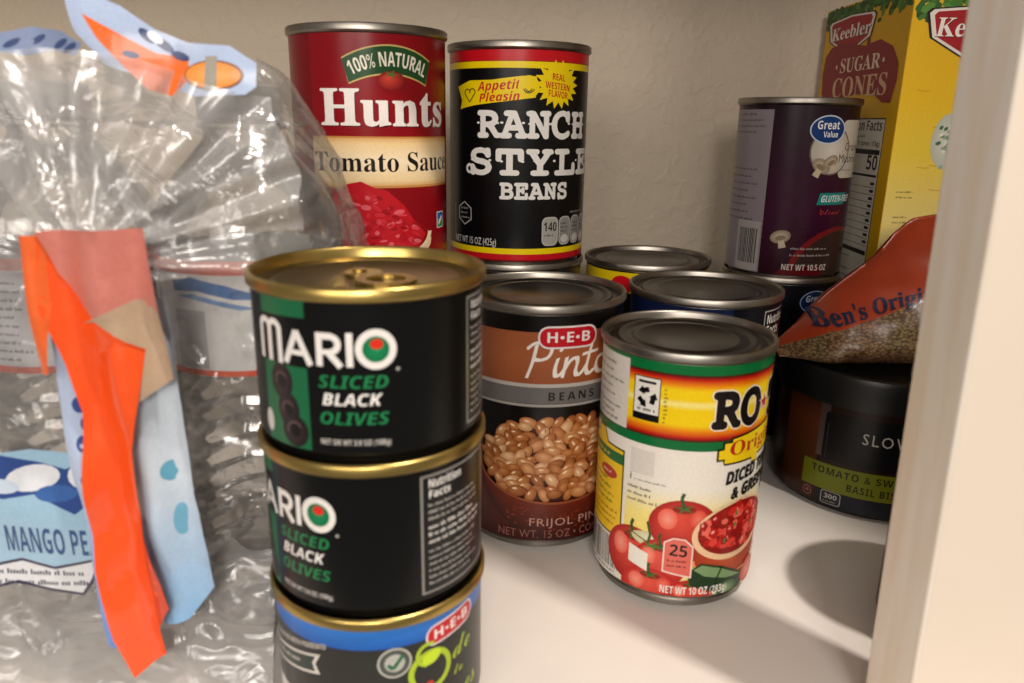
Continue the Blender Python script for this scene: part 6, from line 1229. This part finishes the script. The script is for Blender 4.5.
wr = empty('bottle_wrap', -150, 268, 0, 'clear crinkled plastic wrap with an orange carrying tape around the water bottles', 'plastic wrap')
def rel(p): return p - Vector((-150, 268, 0))
def away(p):
    """keep the wrap clear of the olive can stack"""
    d = Vector((p.x + 42, p.y - 217, 0))
    if d.length < 36.2 and p.z < 152: d = d.normalized() * 36.2; return Vector((d.x - 42, d.y + 217, p.z))
    return p
def crease(x, y, z, f, o=0):
    return 1 - abs(noise.noise(Vector((x * f + o, y * f, z * f)))) * 2
def env_scale(z):
    P = [(0, 1.02), (20, 1.0), (140, 1.0), (152, .95), (164, .88), (175, .78), (184, .68), (192, .52), (200, .36), (206, .2)]
    for (a0, s0), (a1, s1) in zip(P, P[1:]):
        if z <= a1: return s0 + (s1 - s0) * (z - a0) / (a1 - a0)
    return .2
def envelope(name, cx, cy, ax, ay, seed, amp, z1=204, phase=0):
    bm = bmesh.new(); NA, NZ = 260, 150; G = []
    for j in range(NZ + 1):
        z = 1.0 + (z1 - 1) * j / NZ; row = []; s = env_scale(z)
        for i in range(NA):
            b = 2 * pi * i / NA; cb, sb = cos(b), sin(b)
            ex = 2 / 3.4
            x = ax * math.copysign(abs(cb) ** ex, cb) * (1 - (1 - s) * .45); y = ay * math.copysign(abs(sb) ** ex, sb) * s
            n = crease(x, y * 2, z * .5, .018, seed) * amp + crease(x, y, z, .05, seed + 9) ** 3 * amp * .5 + noise.noise(Vector((x * .12, y * .12, z * .06 + seed))) * amp * .35
            rr = Vector((cb, sb, 0)) * (n - amp * .4)
            if z < 12: rr *= z / 12
            p = Vector((cx + x, cy + y, z)) + rr
            if z > 185: p.z += noise.noise(Vector((x * .05, y * .05, seed))) * 7
            row.append(bm.verts.new(rel(away(p)) * MM))
        G.append(row)
    for a_, b_ in zip(G, G[1:]):
        for i in range(NA): bm.faces.new((a_[i], a_[(i + 1) % NA], b_[(i + 1) % NA], b_[i]))
    me = bpy.data.meshes.new(name); bm.to_mesh(me); bm.free(); return link(name, me, M['film'], wr)
envelope('outer_film', -151, 272, 93, 42, 3.0, 4.2)

def sheet_poly(name, outline, ydef, mat, art=None, step=3.0, thick=.0, gap=0):
    """piece of loose film: outline in x and z, lying on the surface y = ydef(x, z)"""
    a = Art(step=step, vstep=step)
    if art: art(a)
    else: a.poly(outline, (.8, .8, .8))
    def mp(u, v):
        e = .6; p = Vector((u, ydef(u, v), v)); dx = Vector((u + e, ydef(u + e, v), v)) - p; dz = Vector((u, ydef(u, v + e), v + e)) - p
        n = dx.cross(dz).normalized(); return rel(p), n
    o = a.build(name, mp, mat, wr, gap=.05)
    return o
def T(pts, y=222):                       # points read on the plane y = 195, moved back to plane y
    k = y / 195; return [(x * k, 185.6 - (185.6 - z) * k) for x, z in pts]
# loose front flap of film, deeply creased
def y_flap(x, z): return 217 + 6 * crease(x * 1.6, 0, z * .45, .022, 5) - 4 * crease(x, 3, z, .05, 1) + .0 * x
bm = bmesh.new(); G = []
for j in range(91):
    row = []
    for i in range(71):
        z = 4 + 194 * j / 90; x = -232 + (126 + 14 * noise.noise(Vector((z * .03, 2, 0)))) * i / 70
        row.append(bm.verts.new(rel(away(Vector((x, y_flap(x, z) + (0 if z < 150 else (z - 150) * .35), z)))) * MM))
    G.append(row)
for a_, b_ in zip(G, G[1:]):
    for i in range(70): bm.faces.new((a_[i], a_[i + 1], b_[i + 1], b_[i]))
me = bpy.data.meshes.new('loose_film'); bm.to_mesh(me); bm.free(); link('loose_film', me, M['film'], wr)

# crumpled hem of the wrap lying along the shelf
bm = bmesh.new(); G = []
for j in range(61):
    row = []
    for i in range(151):
        x = -236 + 172 * i / 150; w = j / 60; z = 1.5 + (46 + 12 * noise.noise(Vector((x * .03, 5, 0)))) * w
        n = crease(x, 9, z * 1.3, .035, 2) * 6 + crease(x, 2, z * 1.6, .09, 6) * 2.6
        row.append(bm.verts.new(rel(away(Vector((x, 208 + 14 * w + n * (.35 + .65 * w), z + 1.5 * noise.noise(Vector((x * .1, z * .1, 1))) * w)))) * MM))
    G.append(row)
for a_, b_ in zip(G, G[1:]):
    for i in range(150): bm.faces.new((a_[i], a_[i + 1], b_[i + 1], b_[i]))
me = bpy.data.meshes.new('crumpled_hem'); bm.to_mesh(me); bm.free(); link('crumpled_hem', me, M['film_top'], wr)

# film gathered towards the tape, fanning up over the bottle shoulders
def y_fan(x, z):
    dx, dz = x + 118, z - 146; d = math.hypot(dx, dz) + 1e-6; b = atan2(dz, dx)
    f = sin(b * 17 + 1.5 * noise.noise(Vector((x * .03, z * .03, 3)))) * .6 + sin(b * 31 + 2) * .35
    k = smooth(d / 70)
    return 209 + 24 * k + f * (1.2 + 3.6 * smooth(d / 26)) * (1 - .35 * k) + 2.5 * noise.noise(Vector((x * .05, z * .07, 8)))
bm = bmesh.new(); G = []
for j in range(71):
    row = []
    for i in range(121):
        s_ = i / 120; zt = 203 - 12 * smooth((s_ - .7) / .3) + 3 * noise.noise(Vector((s_ * 9, 0, 0))); z = 140 + (zt - 140) * j / 70; x = -236 + 172 * s_ - 9 * smooth((z - 165) / 30) * s_
        row.append(bm.verts.new(rel(away(Vector((x, y_fan(x, z), z)))) * MM))
    G.append(row)
for a_, b_ in zip(G, G[1:]):
    for i in range(120): bm.faces.new((a_[i], a_[i + 1], b_[i + 1], b_[i]))
me = bpy.data.meshes.new('gathered_film'); bm.to_mesh(me); bm.free(); link('gathered_film', me, M['film_top'], wr)

# orange carrying tape with its blue printed backing
def y_tape(x, z): return 203 + 2.4 * sin((x + z * .06) * .32) + 2.2 * noise.noise(Vector((x * .09, 0, z * .03))) + 1.2 * crease(x, 0, z * .4, .08, 2)
def y_back(x, z): return y_tape(x, z) + 4.5 + 1.5 * noise.noise(Vector((x * .12, 4, z * .05)))
OR = C('f4551c')
def tape(a):
    P = T([(-120, 156), (-117, 156), (-114.5, 143), (-108, 134), (-97, 126), (-99.5, 112), (-103, 98), (-103.5, 84), (-104, 73), (-100, 58), (-98, 48.5), (-103, 40), (-103, 29), (-112, 22.5), (-116, 36), (-118, 60), (-117, 86), (-116, 108), (-119, 126), (-122, 140)], 208)
    a.poly(P, OR)
    a.poly(T([(-124, 156), (-119, 156), (-119, 138), (-122.4, 119), (-125, 119)], 208), C('e8662c'))
    a.poly(T([(-103.5, 84), (-104, 73), (-100, 58), (-98, 48.5), (-103, 40)], 208), C('cf3f14'))
sheet_poly('carrying_tape', None, y_tape, M['wrapink'], tape, 2.5)
def tape_top(a):
    P = T([(-120, 157), (-94, 158), (-92, 143), (-92, 136), (-97, 126), (-108, 134), (-117, 146)], 208)
    a.poly(P, C('c8786c')); a.poly(T([(-112, 133), (-97, 140), (-92, 136), (-90, 118), (-99, 112), (-97, 126), (-108, 134)], 208), C('b59a80'))
sheet_poly('tape_end', None, lambda x, z: y_tape(x, z) - .8, M['wrapink'], tape_top, 2.5)
def backing(a):
    lb, wb = C('8fb4e0'), C('c9d3e4')
    P = T([(-121, 140), (-116, 138), (-115, 110), (-110, 60), (-110, 30), (-116, 30), (-121, 30), (-122, 60), (-124, 100)], 208); a.vs = 2.5
    def grad(u, v): return mix(C('4a86dc'), C('b8c8e4'), (v - 20) / 60)
    a.poly(P, grad)
    for i in range(7): a.ell(-126 + (i % 2) * 1.6, 116 - i * 6, 2.0, 2.6, C('3a4f92'), n=10)
    Q = T([(-99, 140), (-92, 138), (-91.5, 110), (-91, 80), (-88.5, 62), (-88, 50), (-95, 41), (-103, 38), (-108, 60), (-108, 120)], 208)
    def grad2(u, v): return mix(C('7fb2de'), C('c2ccd6'), (v - 30) / 50)
    a.poly(Q, grad2)
    a.ell(-103, 82, 2.6, 3.2, C('5f9fb8'), n=14); a.ell(-101, 66, 2.2, 5.4, C('6fa8c4'), n=14)
sheet_poly('printed_backing', None, y_back, M['wrapink'], backing, 2.5)
# printed mango panel low on the wrap
def y_mango(x, z): return 214 + 2.5 * noise.noise(Vector((x * .04, 7, z * .04)))
def mango(a):
    k = 214 / 205
    def W(p): return (p[0] * k + 8, 185.6 - (185.6 - p[1]) * k)
    a.poly([W(p) for p in [(-176, 86), (-150, 90), (-130, 88), (-127, 60), (-131, 46), (-150, 47), (-178, 52)]], C('9cc0d8'))
    a.poly([W(p) for p in [(-176, 84), (-160, 88), (-148, 86), (-140, 84), (-131, 87), (-130, 76), (-138, 70), (-150, 76), (-160, 74), (-176, 80)]], C('2c4a8c'))
    a.ell(*W((-150, 81)), 9, 4.2, C('e0e4ea'), n=18, rot=.2); a.ell(*W((-143, 76.5)), 7, 2.8, C('3a64a8'), n=16, rot=.1); a.ell(*W((-160, 78)), 6, 2.4, C('c4d4e4'), n=14)
    a.ell(*W((-135, 82)), 4.4, 4.0, C('e0e4ea'), n=14)
    x0, z0 = W((-172, 56)); a.text('MANGO PEACH', -161.5, z0, 9.4, C('1f4a80'), 'B', w=38, slope=-.03, slant=.08)
    a.poly([W(p) for p in [(-172, 50), (-158, 53.5), (-148, 51), (-133, 54.5), (-136, 46.5), (-140, 41), (-150, 42.5), (-160, 45), (-172, 42)]], C('3c3a50'))
    a.poly([W(p) for p in [(-171, 49.2), (-158, 52.5), (-148, 50), (-134.4, 53.3), (-137, 47), (-140.4, 42), (-150, 43.5), (-160, 46), (-171, 43)]], C('d8dade'))
    x1, z1 = W((-169, 48)); a.small(x1, z1, 34, 2, 3.6, 1.9, C('34324a'), 6)
sheet_poly('mango_print', None, y_mango, M['wrapink'], mango, 4)
# printed crest of the wrap over the caps
def y_top(x, z): return 232 + 5 * noise.noise(Vector((x * .04, 1, z * .05))) + (z - 195) * .35
def crest(a):
    k = 232 / 195
    def W(p): return (p[0] * k, 185.6 - (185.6 - p[1]) * k)
    bl = C('a9b9d6')
    a.poly([W(p) for p in [(-113, 217), (-97, 211), (-88, 205.5), (-80, 202.5), (-70, 202), (-63.5, 198), (-63.5, 192.5), (-66, 190.6), (-78, 190), (-84, 192), (-100, 197), (-108, 205)]], bl)
    a.poly([W(p) for p in [(-106, 209), (-98, 205), (-88, 200), (-80, 199), (-79.5, 194), (-84, 190), (-90, 191.5), (-97, 198), (-102, 203)]], C('e86a26'))
    a.ell(*W((-73.6, 195)), 8.6, 4.2, C('7a4a2c'), n=20); a.ell(*W((-73.8, 195)), 8.0, 3.7, C('e08a3a'), n=20, inner=C('f2a860'))
    a.rect(W((-72.7, 0))[0], W((0, 191.5))[1], W((-75.6, 0))[0], W((0, 199.4))[1], C('9a9488'))
    for (x, z, rx, rz, r) in ((-90, 204, 3, 1.3, -.7), (-86, 202, 3.4, 1.3, -.6), (-82, 199.4, 3, 1.2, -.3), (-94, 199.6, 2.6, 1, -.2)):
        a.ell(*W((x, z)), rx, rz, C('33406c'), rot=r, n=10)
    a.ell(*W((-88, 203.6)), 2.6, 1.3, C('e0e4ee'), rot=-.6, n=10)
    a.poly([W(p) for p in [(-128, 204), (-120, 206), (-112, 205), (-106, 202), (-108, 199), (-114, 200.5), (-121, 199), (-128, 200)]], C('7d8cab'))
    for (x, z) in ((-124, 202), (-118, 203), (-112, 202), (-109.5, 201)): a.ell(*W((x, z)), 2.6, 1.0, C('3b4a74'), n=9, rot=.5)
sheet_poly('printed_crest', None, y_top, M['wrapink'], crest, 3)
